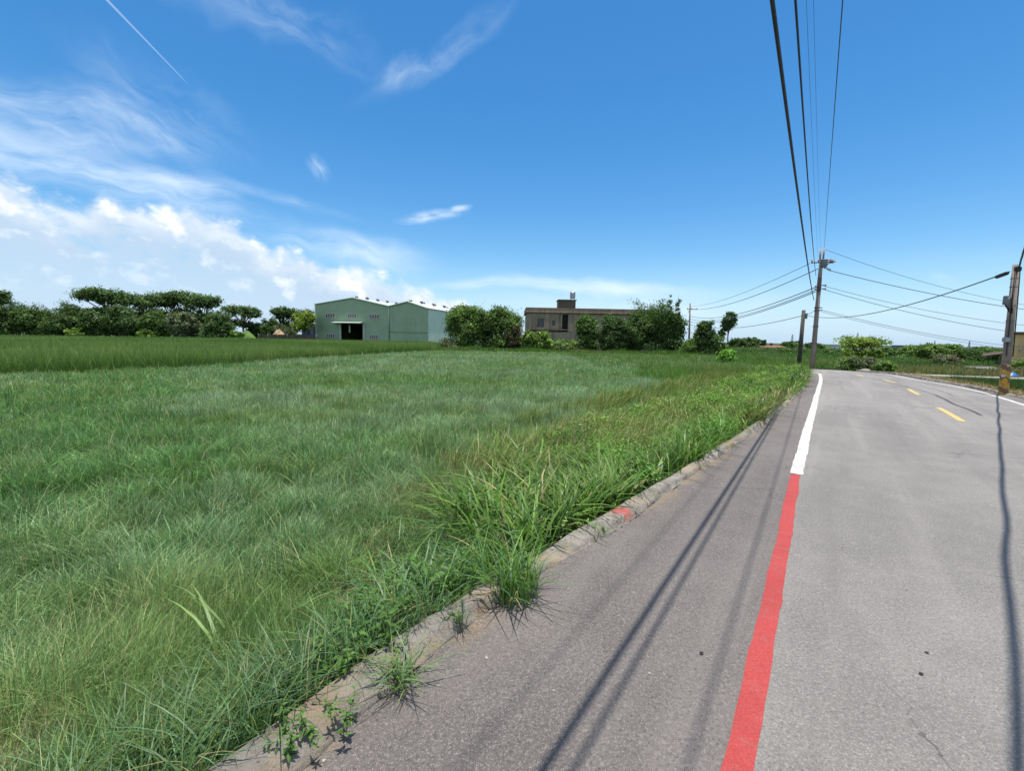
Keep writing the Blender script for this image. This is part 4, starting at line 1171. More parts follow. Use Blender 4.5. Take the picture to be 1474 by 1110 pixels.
# ---- trees round the old house
HT = 'trees and bushes round the old concrete house'
tree('bush', 637, 706, 436, 64, 'broad rounded tree with a light olive crown hiding the warehouse end', 'tree', HT, FRESH + MID, 9000, 0.13, 60, depth=3.0, bare=5)
tree('bush', 690, 758, 438, 65, 'broad rounded tree touching the corner of the old house', 'tree', HT, MID + FRESH[:1], 9000, 0.13, 61, depth=3.0, bare=3)
tree('bush', 722, 757, 462, 63.5, 'low purplish-brown bush at the foot of the two broad trees', 'bush', HT, [(0.085, 0.07, 0.04), (0.07, 0.055, 0.04), (0.10, 0.11, 0.03)], 1800, 0.12, 62, name='bush')
tree('bush', 632, 662, 486, 62, 'small grey-green bush at the rice edge under the olive tree', 'bush', HT, GREYG, 900, 0.11, 63, name='bush')
for i, (a, b_, y_) in enumerate([(750, 775, 474), (768, 802, 477)]):
    tree('bush', a, b_, y_, 62, ['large-leaved plant in front of the old house window', 'large-leaved plant in front of the doorway of the old house'][i], 'bush', HT, FRESH, 900, 0.19, 64 + i, name='bush')
tree('bush', 796, 834, 488, 61.5, 'low weedy bush below the balcony wall of the old house', 'bush', HT, FRESH + GREYG, 800, 0.12, 67, name='bush')
tree('bush', 828, 866, 450, 63, 'upright dark bush covering the middle of the old house wall', 'tree', HT, FRESH[:1] + MID, 4200, 0.13, 68, depth=2)
tree('bush', 862, 906, 454, 62.5, 'very dark bush with a flat top before the old house', 'tree', HT, DARK + MID[:1], 4600, 0.13, 69, depth=2)
tree('bush', 896, 942, 447, 63, 'dark dense tree leaning on the tall bamboo', 'tree', HT, DARK + MID, 5200, 0.13, 70, depth=2.4)
tree('bamboo', 918, 968, 428, 63.5, 'tall feathery bamboo clump above the end of the old house', 'bamboo', HT, MID, 5200, 0.16, 71, name='bamboo', depth=2.2)
tree('bush', 946, 990, 444, 63, 'dark tree at the outer side of the tall bamboo clump', 'tree', HT, DARK + MID, 5200, 0.13, 72, depth=2.2)
tree('spire', 957, 970, 427, 62.5, 'thin upright sprig, the taller of two above the dark tree', 'sapling', HT, MID, 420, 0.15, 73, name='sapling')
tree('spire', 969, 981, 432, 62.3, 'thin upright sprig, the shorter of two above the dark tree', 'sapling', HT, MID, 360, 0.15, 74, name='sapling')
tree('bush', 982, 1008, 486, 60, 'low weedy bush at the foot of the far utility pole', 'bush', HT, FRESH, 800, 0.12, 75, name='bush')
tree('bush', 998, 1034, 459, 60, 'single dark lumpy tree standing apart beyond the far utility pole', 'tree', HT, DARK + MID, 3600, 0.13, 76, depth=1.9)
tree('bush', 1026, 1048, 480, 60.5, 'pale green shrub between the lumpy tree and the thin-trunked tree', 'bush', HT, FRESH, 900, 0.12, 77, name='bush')
tree('lollipop', 1038, 1061, 449, 61, 'thin-trunked tree with a lopsided crown high on the bare stem', 'tree', HT, MID, 1500, 0.14, 78)
tree('bush', 1034, 1060, 503, 40, 'rounded light green grass clump at the end of the field', 'bush', None, BRIGHT[:2], 900, 0.10, 79, name='bush')

# ---- far trees between the bend and the horizon
FT = 'far trees beyond the bend of the road'
for i, (a, b_, y_, D_, c_, lb) in enumerate([
    (1046, 1078, 487, 150, DARK, 'far dark tree, first of the wood behind the thin-trunked tree'),
    (1066, 1092, 486, 155, DARK, 'far dark tree in the middle of the wood beyond the field'),
    (1082, 1101, 488, 150, DARK, 'far dark tree that ends the wood beyond the field'),
    (1126, 1140, 492, 150, MID, 'far dark tree beside the red-roofed houses'),
    (1138, 1152, 491, 140, MID, 'far tree just behind the shorter leaning pole'),
    (1158, 1188, 494, 170, DARK, 'far rounded tree behind the foot of the main utility pole'),
    (1196, 1212, 500, 260, DARK, 'very distant bluish tree, smaller of two on the horizon'),
    (1208, 1236, 501, 240, DARK, 'very distant bluish tree, wider of two on the horizon')]):
    tree('bush', a, b_, y_, D_, lb, 'tree', FT, c_, 1400, 0.16 + D_ * 0.0012, 90 + i, depth=4)
for i, (a, b_, y_, D_, lb) in enumerate([
    (1050, 1120, 503, 95, 'low hedge of bushes in front of the far wood'),
    (1112, 1165, 502, 90, 'low hedge of bushes in front of the red-roofed houses'),
    (1172, 1232, 504, 80, 'low hedge behind the green bank at the bend')]):
    tree('bush', a, b_, y_, D_, lb, 'hedge', FT, MID, 1800, 0.16, 100 + i, name='hedge', depth=1.6)

# ---- right-hand side beyond the road
RT = 'trees and bushes beyond the road'
tree('umbrella', 1204, 1279, 485, 33, 'small yellow-green tree with a flat layered crown at the bend', 'tree', None, LIME + FRESH[:2], 2300, 0.085, 110, clump_r=0.14)
for i, (a, b_, y_, D_, c_, lb) in enumerate([
    (1210, 1240, 512, 31.5, GREYG + FRESH, 'straggly grey-green shrub under the flat-crowned tree, on its road side'),
    (1236, 1266, 514, 31, GREYG + [(0.12, 0.10, 0.07)], 'brownish half-dry shrub at the road edge under the flat-crowned tree'),
    (1256, 1284, 520, 30, MID + FRESH, 'low dark shrub where the road edge and the dry verge meet')]):
    tree('bush', a, b_, y_, D_, lb, 'bush', RT, c_, 1500, 0.07, 111 + i, name='bush', depth=0.8, bare=4)
for i, (a, b_, y_, D_, c_, lb) in enumerate([
    (1272, 1304, 501, 66, DARK + MID, 'dark bushy tree below the distant grey block'),
    (1296, 1334, 497, 62, MID + FRESH, 'rounded tree before the dark hollow in the bushes'),
    (1322, 1362, 495, 60, MID + FRESH, 'bright-topped tree between the rounded tree and the tallest one'),
    (1350, 1386, 494, 60, FRESH + MID, 'tallest rounded tree of the row beyond the paddies'),
    (1378, 1412, 503, 58, MID, 'flat-topped bush beside the tallest rounded tree of the row'),
    (1404, 1436, 501, 60, MID, 'bushy tree beside the corrugated shed'),
    (1404, 1430, 498, 80, DARK, 'dark tree crown peeping up behind the shed')]):
    tree('bush', a, b_, y_, D_, lb, 'tree', RT, c_, 2600, 0.14, 120 + i, depth=2.2)
tree('bush', 1346, 1380, 511, 44, 'grey-brown half-dry bush in front of the row of trees', 'bush', RT, GREYG + [(0.15, 0.12, 0.08)], 1600, 0.09, 130, name='bush', bare=6)
tree('bush', 1452, 1500, 519, 38, 'green bush at the foot of the tan building', 'bush', RT, FRESH + MID, 1500, 0.09, 131, name='bush')
tree('bush', 1290, 1320, 515, 60, 'low green hedge bush behind the paddies', 'bush', RT, MID, 900, 0.12, 132, name='bush')

# ---- leafy weeds heaped along the kerb from the lush grass to the bend
Vs, Fs, Cs, nv_ = [], [], [], 0
r_ = np.random.default_rng(77)
s = s_c + 0.3
while s < S_END - 1.0:
    for _ in range(3):
        d = r_.random() * (1.3 if s < s_d + 1 else 2.3) + 0.1
        c = along(s + r_.random() * 0.5, d)
        R_ = 0.16 + 0.26 * r_.random() * (0.6 if s < s_d else 1.0); H_ = R_ * (0.7 + 0.5 * r_.random()) + (0.05 if s < s_d else 0.24)
        dist = math.hypot(c[0], c[1])
        sz = 0.020 * max(1.0, dist / 8.0) ** 0.6
        q = r_.random()
        cols_ = [tuple(x * 0.75 for x in k_) for k_ in (BRIGHT if q < 0.6 else OLIVE if q < 0.85 else MID)]
        n_ = int(520 * (R_ / 0.3) ** 2)
        V, F, C = leaves([(0, 0, H_ * 0.45, R_, R_, H_ * 0.6), (R_ * 0.4, R_ * 0.3, H_ * 0.6, R_ * 0.6, R_ * 0.6, H_ * 0.45)], n_, sz, cols_, r_, 0.07, 14, 0.6, 0.45, 0.42)
        Vs.append(V + np.array([c[0], c[1], c[2]])); Fs.append(F + nv_); Cs.append(C); nv_ += len(V)
    s += 0.42 if s < s_d else 0.36
setp(link('verge_weeds', np_mesh('verge_weeds', np.concatenate(Vs), np.concatenate(Fs), np.concatenate(Cs)), M_LEAF), kind='stuff')
# ------------------------------------------------------------------ buildings
def corrugated(name, col, col2, pitch, axis_rot, rough=0.45, spec=0.4, depth=0.6):
    """painted sheet steel with vertical ribs"""
    mt, t, b = mat_base(name)
    tc = t.node('ShaderNodeTexCoord'); ob = tc.outputs['Object']
    mp = t.node('ShaderNodeMapping'); mp.inputs['Rotation'].default_value = (0, 0, axis_rot)
    t.l.new(ob, mp.inputs[0])
    wv = t.node('ShaderNodeTexWave', wave_type='BANDS', bands_direction='X', wave_profile='SIN')
    wv.inputs['Scale'].default_value = 2 * math.pi / pitch / 20.0
    t.l.new(mp.outputs[0], wv.inputs['Vector'])
    c = t.mix(t.sstep(t.noise(ob, 0.35, 5, 0.6), 0.35, 0.65), col, col2)
    mp2 = t.node('ShaderNodeMapping'); mp2.inputs['Scale'].default_value = (2.2, 2.2, 0.12); t.l.new(ob, mp2.inputs[0])
    c = t.mix(t.m('MULTIPLY', t.sstep(t.noise(mp2.outputs[0], 1.0, 5, 0.65), 0.52, 0.72), 0.35), c, tuple(x * 0.6 for x in col))
    t.l.new(c, b.inputs['Base Color'])
    b.inputs['Roughness'].default_value = rough; b.inputs['Specular IOR Level'].default_value = spec
    bn = t.node('ShaderNodeBump'); bn.inputs['Strength'].default_value = depth; bn.inputs['Distance'].default_value = 0.05
    t.l.new(wv.outputs['Fac'], bn.inputs['Height']); t.l.new(bn.outputs[0], b.inputs['Normal'])
    return mt

# ---- green steel warehouse with two gables
wd = Vector((0.97, -0.243, 0)).normalized(); wn = Vector((0.243, 0.97, 0)).normalized()
W0 = Vector((P(455, 480, 108).x, 108, GZ))
M_GRN = corrugated('green_sheet', (0.315, 0.440, 0.300), (0.275, 0.395, 0.265), 0.35, 0)
M_GRN_LIT = corrugated('sunlit_green_sheet', (0.62, 0.72, 0.58), (0.55, 0.65, 0.52), 0.9, rad(90), depth=1.0)  # side wall's sunlit brightness put into a paler copy of the green
M_ROOF = corrugated('white_sheet', (0.54, 0.56, 0.56), (0.47, 0.49, 0.49), 0.4, rad(90))
M_TRIM = mat('pale_trim', (0.50, 0.56, 0.50), (0.42, 0.48, 0.43), 2, 0.5)
M_INSIDE = mat('dark_interior', (0.012, 0.012, 0.012), (0.02, 0.02, 0.02), 1, 0.9)  # near-black tone puts the darkness behind openings into the colour
M_GLASS = mat('window_glass', (0.04, 0.045, 0.05), (0.025, 0.028, 0.03), 1.5, 0.2, spec=0.6)
M_FRAME = mat('white_frame', (0.62, 0.62, 0.60), (0.5, 0.5, 0.49), 4, 0.5)
M_STEEL = mat('galvanised', (0.42, 0.43, 0.44), (0.30, 0.31, 0.32), 5, 0.35, metal=0.7, spec=0.5)
M_VENT = mat('dull_steel', (0.22, 0.22, 0.23), (0.14, 0.14, 0.145), 5, 0.45, metal=0.5)
wh = empty('warehouse', W0, math.atan2(wd.y, wd.x), 'large green steel warehouse with two gables and an open dark doorway', 'warehouse')
def ws(px, py):
    """position along the front (metres) and height of a sighted point on the warehouse front"""
    d = ray(px, py)
    n = wn
    tt = (W0 - EYE).dot(n) / d.dot(n)
    p = EYE + d * tt
    return (p - W0).dot(wd), p.z - GZ
xL, hL = 0.0, ws(455, 438)[1]
xr1, hr1 = ws(508, 429); xv, hv = ws(560, 441); xr2, hr2 = ws(587, 434.5); xR, hR = ws(616.5, 444.3)
DL = 46.0
# front with a real doorway opening
dx0, dz1 = ws(491, 466); dx1, _ = ws(522, 466)
fm = MB()
fm.add([(0, 0, 0), (dx0, 0, 0), (dx0, 0, dz1), (dx0, 0, hL + (hr1 - hL) * dx0 / xr1), (0, 0, hL)], [(0, 1, 2, 3, 4)])
top = lambda x_: hL + (hr1 - hL) * x_ / xr1 if x_ < xr1 else hr1 + (hv - hr1) * (x_ - xr1) / (xv - xr1)
fm.add([(dx0, 0, dz1), (dx1, 0, dz1), (dx1, 0, top(dx1)), (xr1, 0, hr1), (dx0, 0, top(dx0))], [(0, 1, 2, 3, 4)])
fm.add([(dx1, 0, 0), (xv, 0, 0), (xv, 0, hv), (dx1, 0, top(dx1)), (dx1, 0, dz1)], [(0, 1, 2, 3, 4)])
fm.add([(xv, 0, 0), (xR, 0, 0), (xR, 0, hR), (xr2, 0, hr2), (xv, 0, hv)], [(0, 1, 2, 3, 4)])
# jambs of the opening, floor and back wall
fm.add([(0, 0, 0), (0, DL, 0), (0, DL, hL), (0, 0, hL)], [(0, 3, 2, 1)])
fm.add([(0, DL, 0), (xR, DL, 0), (xR, DL, hR), (xr2, DL, hr2), (xv, DL, hv), (xr1, DL, hr1), (0, DL, hL)], [(0, 1, 2, 3, 4, 5, 6)])
fm.build('wall', M_GRN, wh)
sw = MB(); sw.add([(xR, 0, 0), (xR, DL, 0), (xR, DL, hR), (xR, 0, hR)], [(0, 1, 2, 3)])
o = sw.build('wall', M_GRN_LIT, wh); o['label'] = 'ribbed side wall with sunlight put into its paler colour'
rf = MB()
e = 0.25
for a, ha, b_, hb in ((-e, hL - 0.03, xr1, hr1 + 0.06), (xr1, hr1 + 0.06, xv, hv + 0.05), (xv, hv + 0.05, xr2, hr2 + 0.06), (xr2, hr2 + 0.06, xR + e, hR - 0.02)):
    rf.add([(a, -0.15, ha), (b_, -0.15, hb), (b_, DL + 0.1, hb), (a, DL + 0.1, ha), (a, -0.15, ha + 0.12), (b_, -0.15, hb + 0.12), (b_, DL + 0.1, hb + 0.12), (a, DL + 0.1, ha + 0.12)],
           [(3, 2, 1, 0), (4, 5, 6, 7), (0, 1, 5, 4), (1, 2, 6, 5), (2, 3, 7, 6), (3, 0, 4, 7)])
rf.build('roof', M_ROOF, wh)
tm = MB()
M_GTRIM = mat('green_trim', (0.16, 0.27, 0.19), (0.13, 0.23, 0.16), 3, 0.5)
for (a, ha), (b_, hb) in (((0, hL), (xr1, hr1)), ((xr1, hr1), (xv, hv)), ((xv, hv), (xr2, hr2)), ((xr2, hr2), (xR, hR))):
    tm.tube([(a, -0.17, ha + 0.02), (b_, -0.17, hb + 0.02)], 0.11, 4, smooth=False)
tm.build('verge_board', M_GTRIM, wh)
for c_, d_ in (((0.12, -0.06, hL / 2), (0.45, 0.12, hL)), ((dx0 - 0.25, -0.05, dz1 / 2), (0.4, 0.1, dz1)), ((dx1 + 0.3, -0.05, dz1 / 2 + 0.2), (0.5, 0.1, dz1 + 0.4))):
    tm = MB(); tm.box(c_, d_); tm.build('corner_trim', M_TRIM, wh)
tm = MB(); tm.tube([(xv, -0.1, 0.2), (xv, -0.1, hv)], 0.08, 6); tm.build('downpipe', M_GTRIM, wh)
_, hz_ = ws(585, 478.5)
tm = MB(); tm.box(((xv + xR) / 2, -0.04, max(1.5, hz_)), (xR - xv - 0.4, 0.08, 0.12)); tm.build('wall_rail', M_GTRIM, wh)
for ca, cb in ((482.5, 524),):
    a, h_ = ws(ca, 464.5); b_, _ = ws(cb, 464.5)
    cp = MB(); cp.add([(a, -0.02, h_ + 0.15), (b_, -0.02, h_ + 0.15), (b_, -1.6, h_ - 0.1), (a, -1.6, h_ - 0.1), (a, -0.02, h_ + 0.27), (b_, -0.02, h_ + 0.27), (b_, -1.6, h_ + 0.02), (a, -1.6, h_ + 0.02)],
                      [(0, 1, 2, 3), (7, 6, 5, 4), (3, 2, 6, 7), (0, 4, 5, 1), (0, 3, 7, 4), (1, 5, 6, 2)])
    cp.build('canopy', M_TRIM, wh)
inn = MB()   # things inside, their dimness put into the colour: floor slab, partition and a stacked rack
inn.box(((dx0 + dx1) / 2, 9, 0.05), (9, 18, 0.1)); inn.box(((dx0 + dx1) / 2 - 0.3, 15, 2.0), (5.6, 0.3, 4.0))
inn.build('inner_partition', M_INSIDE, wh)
pn = MB(); pn.box((ws(501, 473)[0], 0.6, 3.4), (0.35, 0.1, 1.7)); pn.build('door_panel', M_TRIM, wh)
def window(x0_, x1_, z0_, z1_, nx, parent, y=-0.04, frame=0.12, mt=None):
    w = MB()
    cx_, cz_ = (x0_ + x1_) / 2, (z0_ + z1_) / 2
    for zz in (z0_, z1_): w.box((cx_, y, zz), (x1_ - x0_ + frame, 0.1, frame))
    for i in range(nx + 1): w.box((x0_ + (x1_ - x0_) * i / nx, y - 0.002, cz_), (frame, 0.1, z1_ - z0_ - frame))
    w.box((cx_, y + 0.004, cz_), (x1_ - x0_ - 0.1, 0.08, frame * 0.6))
    o = w.build('window', mt or M_FRAME, parent)
    p = MB(); p.box((cx_, y + 0.03, cz_), (x1_ - x0_, 0.05, z1_ - z0_)); p.build('pane', M_GLASS, o)
    return o
for a, b_, y0_, y1_ in ((469, 482, 457, 451.3), (501, 513, 457.5, 452), (532, 546, 458.5, 453), (470.5, 482, 486, 481), (532, 544, 488, 482.5)):
    X0, Z0 = ws(a, y0_); X1, Z1 = ws(b_, y1_)
    window(X0, X1, Z0, Z1, 4, wh, y=-0.06)
# whirling roof ventilators in two rows along the ridges
VN = 'roof ventilators on the warehouse'
def ventilator(x_, y_, z_, label):
    p = wh.matrix_world.inverted()
    loc = W0 + wd * x_ + wn * y_ + Vector((0, 0, z_))
    r_ = empty('roof_ventilator', loc, 0, label, 'ventilator', VN)
    s = MB(); s.lathe((0, 0, -0.35), [(0.2, 0), (0.2, 0.45)], 10); s.build('neck', M_VENT, r_)
    s = MB(); s.lathe((0, 0, 0), [(0.22, 0.08), (0.40, 0.2), (0.46, 0.36), (0.42, 0.52), (0.28, 0.64), (0.08, 0.68)], 12)
    for k_ in range(12):
        a_ = k_ * math.pi / 6
        s.tube([(0.40 * math.cos(a_), 0.40 * math.sin(a_), 0.2), (0.48 * math.cos(a_ + .1), 0.48 * math.sin(a_ + .1), 0.36), (0.30 * math.cos(a_ + .2), 0.30 * math.sin(a_ + .2), 0.63)], 0.022, 4)
    s.build('turbine', M_VENT, r_); r_.scale = (0.8, 0.8, 0.85)
for i in range(8):
    ventilator(xr1 + (0.9 if i % 2 else -0.35), 2.0 + 2.4 * i, hr1 + 0.1, 'roof ventilator on the ridge above the doorway half of the green warehouse')
for i in range(10):
    ventilator(xr2 + (0.8 if i % 2 else -0.3), 2.0 + 3.4 * i, hr2 + 0.1, 'roof ventilator on the lower ridge next to the sunlit-toned side wall')

# ---- old concrete house with a roof tank
def concrete(name, c1, c2, streak):
    mt, t, b = mat_base(name)
    tc = t.node('ShaderNodeTexCoord'); ob = tc.outputs['Object']
    c = t.mix(t.sstep(t.noise(ob, 0.5, 6, 0.65), 0.35, 0.65), c1, c2)
    mp = t.node('ShaderNodeMapping'); mp.inputs['Scale'].default_value = (1.6, 1.6, 0.12); t.l.new(ob, mp.inputs[0])
    c = t.mix(t.m('MULTIPLY', t.sstep(t.noise(mp.outputs[0], 1.3, 6, 0.7), 0.48, 0.68), 0.7), c, streak)
    c = t.mix(t.m('MULTIPLY', t.sstep(t.noise(ob, 4.0, 6, 0.7), 0.6, 0.75), 0.5), c, streak)
    t.l.new(c, b.inputs['Base Color']); b.inputs['Roughness'].default_value = 0.92
    bn = t.node('ShaderNodeBump'); bn.inputs['Strength'].default_value = 0.4; bn.inputs['Distance'].default_value = 0.03
    t.l.new(t.noise(ob, 5, 6, 0.7), bn.inputs['Height']); t.l.new(bn.outputs[0], b.inputs['Normal'])
    return mt
M_CONC = concrete('old_render', (0.32, 0.275, 0.205), (0.22, 0.19, 0.14), (0.07, 0.06, 0.045))
M_CONC2 = concrete('stained_parapet', (0.33, 0.25, 0.18), (0.24, 0.18, 0.13), (0.08, 0.06, 0.045))
M_CONC3 = concrete('dark_tower_render', (0.14, 0.11, 0.085), (0.10, 0.08, 0.06), (0.04, 0.032, 0.026))
HD = 78.0
hl = P(759, 443, HD); hr_ = P(936, 446, HD)
house = empty('old_house', (hl.x, HD, GZ), 0, 'old grey flat-roofed concrete house with stained walls, half hidden by bushes', 'house')
hx = lambda px, py=455: P(px, py, HD).x - hl.x
hzz = lambda px, py: P(px, py, HD).z - GZ
Wd = hr_.x - hl.x
z_par, z_led = hzz(765, 442.5), hzz(765, 450.5)
wall = MB()
wx = [(hx(773.5), hx(783.5), hzz(778, 471), hzz(778, 458)), (hx(795), hx(799.5), hzz(797, 468.5), hzz(797, 461.5)), (hx(809.5), hx(818), hzz(814, 477.5), hzz(814, 452.5))]
# wall built round its openings: columns between them, then pieces above and below
xs = [0.0]
for a, b_, _, _ in wx: xs += [a, b_]
xs.append(Wd)
for i in range(0, len(xs), 2):
    wall.box(((xs[i] + xs[i + 1]) / 2, 0.12, z_led / 2), (xs[i + 1] - xs[i], 0.24, z_led))
for a, b_, z0_, z1_ in wx:
    wall.box(((a + b_) / 2, 0.12, z0_ / 2), (b_ - a, 0.24, z0_))
    wall.box(((a + b_) / 2, 0.12, (z1_ + z_led) / 2), (b_ - a, 0.24, z_led - z1_))
wall.box((0.12, 6.1, z_led / 2), (0.24, 11.7, z_led)); wall.box((Wd - 0.12, 6.1, z_led / 2), (0.24, 11.7, z_led)); wall.box((Wd / 2, 12.1, z_led / 2), (Wd, 0.24, z_led))
wall.build('wall', M_CONC, house)
s = MB(); s.box((Wd / 2, 5.9, z_led + 0.16), (Wd + 0.62, 12.5, 0.16), b=0.02); s.build('roof_slab', M_CONC, house)
s = MB()
for (c_, d_) in (((Wd / 2, 0.05, 0), (Wd + 0.5, 0.2)), ((Wd / 2, 12.0, 0), (Wd + 0.5, 0.2)), ((-0.15, 6.03, 0), (0.2, 11.75)), ((Wd + 0.15, 6.03, 0), (0.2, 11.75))):
    s.box((c_[0], c_[1], (z_led + 0.24 + z_par) / 2), (d_[0], d_[1], z_par - z_led - 0.24))
s.build('parapet', M_CONC2, house)
zb = hzz(790, 479)
s = MB(); s.box((hx(800), -0.75, zb), (hx(838) - hx(762), 1.5, 0.18)); s.box((hx(800), -1.45, zb - 0.75), (hx(838) - hx(762), 0.14, 1.32)); s.build('balcony', M_CONC, house)
s = MB(); s.box((hx(790), -0.5, hzz(790, 474.5)), (hx(822) - hx(768), 1.0, 0.14)); s.build('canopy', M_CONC, house)
t0_, t1_ = hx(804.7, 436), hx(829, 436)
zt = hzz(817, 431.2)
s = MB(); s.box(((t0_ + t1_) / 2, 2.0, (z_led + 0.24 + zt) / 2), (t1_ - t0_, 3.4, zt - z_led - 0.24), b=0.03)
s.box(((t0_ + t1_) / 2, 2.0, zt - 0.05), (t1_ - t0_ + 0.3, 3.7, 0.14)); s.build('stair_tower', M_CONC3, house)
for i, (a, b_, z0_, z1_) in enumerate(wx[:2]):
    o = window(a, b_, z0_, z1_, 2 if i == 0 else 1, house, y=0.17, frame=0.07, mt=M_VENT)
s = MB(); s.box(((wx[2][0] + wx[2][1]) / 2, 0.3, (wx[2][2] + wx[2][3]) / 2), (wx[2][1] - wx[2][0], 0.06, wx[2][3] - wx[2][2])); s.build('door', M_INSIDE, house)  # near-black sheet stands for the darkness of the doorway
s = MB(); s.tube([(wx[2][0] - 0.35, -0.06, z_led), (wx[2][0] - 0.35, -0.06, 2.2)], 0.05, 6); s.build('drainpipe', M_CONC3, house)
# stainless water tank on its stand
tx = (hx(821.3) + hx(829.5)) / 2; tr_ = (hx(829.3) - hx(821.3)) / 2
ztank0, ztank1 = hzz(825, 430.5), hzz(825, 417.5)
tank = empty('water_tank', (hl.x + tx, HD + 1.9, GZ + zt + 0.02), 0, 'shiny stainless water tank on a stand on top of the old house', 'water tank')
hT = ztank1 - zt
s = MB()
s.lathe((0, 0, 0), [(tr_ * 0.8, hT * 0.2), (tr_, hT * 0.25), (tr_, hT * 0.40), (tr_ * 1.03, hT * 0.42), (tr_, hT * 0.44), (tr_, hT * 0.60), (tr_ * 1.03, hT * 0.62), (tr_, hT * 0.64), (tr_, hT * 0.84), (tr_ * 0.75, hT * 0.92), (tr_ * 0.25, hT * 0.97)], 18)
s.build('tank_body', M_STEEL, tank)
s = MB(); s.lathe((0, 0, 0), [(tr_ * 0.25, hT * 0.965), (tr_ * 0.25, hT)], 12); s.build('lid', M_STEEL, tank)
for i in range(4):
    a = i * math.pi / 2 + 0.785
    s = MB(); s.tube([(tr_ * 0.95 * math.cos(a), tr_ * 0.95 * math.sin(a), 0), (tr_ * 0.85 * math.cos(a), tr_ * 0.85 * math.sin(a), hT * 0.3)], 0.03, 5); s.build('leg', M_STEEL, tank)

# ---- tan building at the edge of the picture, beyond the road
M_TAN = concrete('tan_render', (0.72, 0.49, 0.24), (0.64, 0.43, 0.21), (0.45, 0.31, 0.17))
TD = 40.0
tb = empty('tan_building', (P(1455.5, 500, TD).x, TD, GZ), rad(-50), 'tan rendered building with a dark roof edge behind the striped pole', 'building')
zt_ = P(1462, 481, TD).z - GZ
s = MB(); s.box((7, 4, zt_ / 2), (14, 8, zt_)); s.build('wall', M_TAN, tb)
s = MB(); s.box((7, 4, zt_ + 0.1), (14.5, 8.5, 0.2), b=0.03); s.build('roof', M_CONC3, tb)
zz = P(1466, 511, TD).z - GZ
s = MB(); s.box((3.4, -0.12, zz), (4.4, 0.24, 0.14)); s.build('ledge', M_TAN, tb)
s = MB(); s.tube([(0.55, -0.05, zt_ - 0.9), (0.55, -0.05, zt_ - 1.6)], 0.04, 6); s.build('wall_pipe', M_FRAME, tb)
# corrugated lean-to between the bushes and the pole
M_SHED = mat('shed_sheet', (0.42, 0.43, 0.42), (0.25, 0.24, 0.23), 2.5, 0.6)
M_RUST = mat('rusty_sheet', (0.10, 0.062, 0.045), (0.06, 0.045, 0.036), 2, 0.85)
SD = 44
sd0 = P(1420, 520, SD); shd = empty('shed', (sd0.x, SD, GZ), -rad(46), 'low open shed with a rusty sloping roof half hidden behind the striped pole', 'shed')
sw_ = P(1452, 520, SD).x - sd0.x
zlo, zhi = P(1420, 514, SD).z - GZ, P(1450, 506.5, SD).z - GZ
s = MB(); s.add([(-0.3, -0.4, zlo), (sw_, -0.4, zhi), (sw_, 3.5, zhi + 0.2), (-0.3, 3.5, zlo + 0.2), (-0.3, -0.4, zlo + 0.1), (sw_, -0.4, zhi + 0.1), (sw_, 3.5, zhi + 0.3), (-0.3, 3.5, zlo + 0.3)], [(3, 2, 1, 0), (4, 5, 6, 7), (0, 1, 5, 4), (1, 2, 6, 5), (2, 3, 7, 6), (3, 0, 4, 7)])
s.build('roof', M_RUST, shd)
s = MB(); s.box((sw_ * 0.62, 1.5, zlo * 0.42), (sw_ * 0.7, 0.08, zlo * 0.5)); s.build('side_panel', M_SHED, shd)
for x_ in (0.1, sw_ * 0.5, sw_ - 0.1):
    s = MB(); s.tube([(x_, 0, 0), (x_, 0, zlo + (zhi - zlo) * x_ / sw_)], 0.05, 6); s.build('post', M_CONC3, shd)

# ---- red-roofed farmhouses far beyond the field
M_TILE = mat('red_tile', (0.24, 0.10, 0.07), (0.17, 0.075, 0.055), 3, 0.85)
M_WALLW = mat('pale_house_wall', (0.50, 0.44, 0.38), (0.40, 0.36, 0.31), 1, 0.9)
for i, (a, b_, y_, D_, lb) in enumerate([(1099, 1116, 498, 135, 'low farmhouse with a dull red tiled roof next to the far wood'), (1112, 1130, 497.5, 140, 'low farmhouse with a red roof and a chimney, nearer the shorter pole')]):
    p0, p1 = P(a, y_, D_), P(b_, y_, D_)
    w_ = p1.x - p0.x; H_ = p0.z - GZ
    fh = empty('farmhouse', (p0.x, D_, GZ), 0, lb, 'farmhouse', 'farmhouses far beyond the field')
    s = MB(); s.box((w_ / 2, 2.5, H_ * 0.32), (w_, 5, H_ * 0.64)); s.build('wall', M_WALLW, fh)
    s = MB(); s.add([(-.3, -.4, H_ * 0.62), (w_ + .3, -.4, H_ * 0.62), (w_ + .3, 5.4, H_ * 0.62), (-.3, 5.4, H_ * 0.62), (-.3, 2.5, H_), (w_ + .3, 2.5, H_)], [(3, 2, 1, 0), (0, 1, 5, 4), (2, 3, 4, 5), (0, 4, 3), (1, 2, 5)])
    o = s.build('roof', M_TILE, fh)
    if i:
        s = MB(); s.box((w_ * 0.25, 2.5, H_ + 0.2), (0.6, 0.6, 1.2), b=0.03); s.build('chimney', M_CONC3, o)
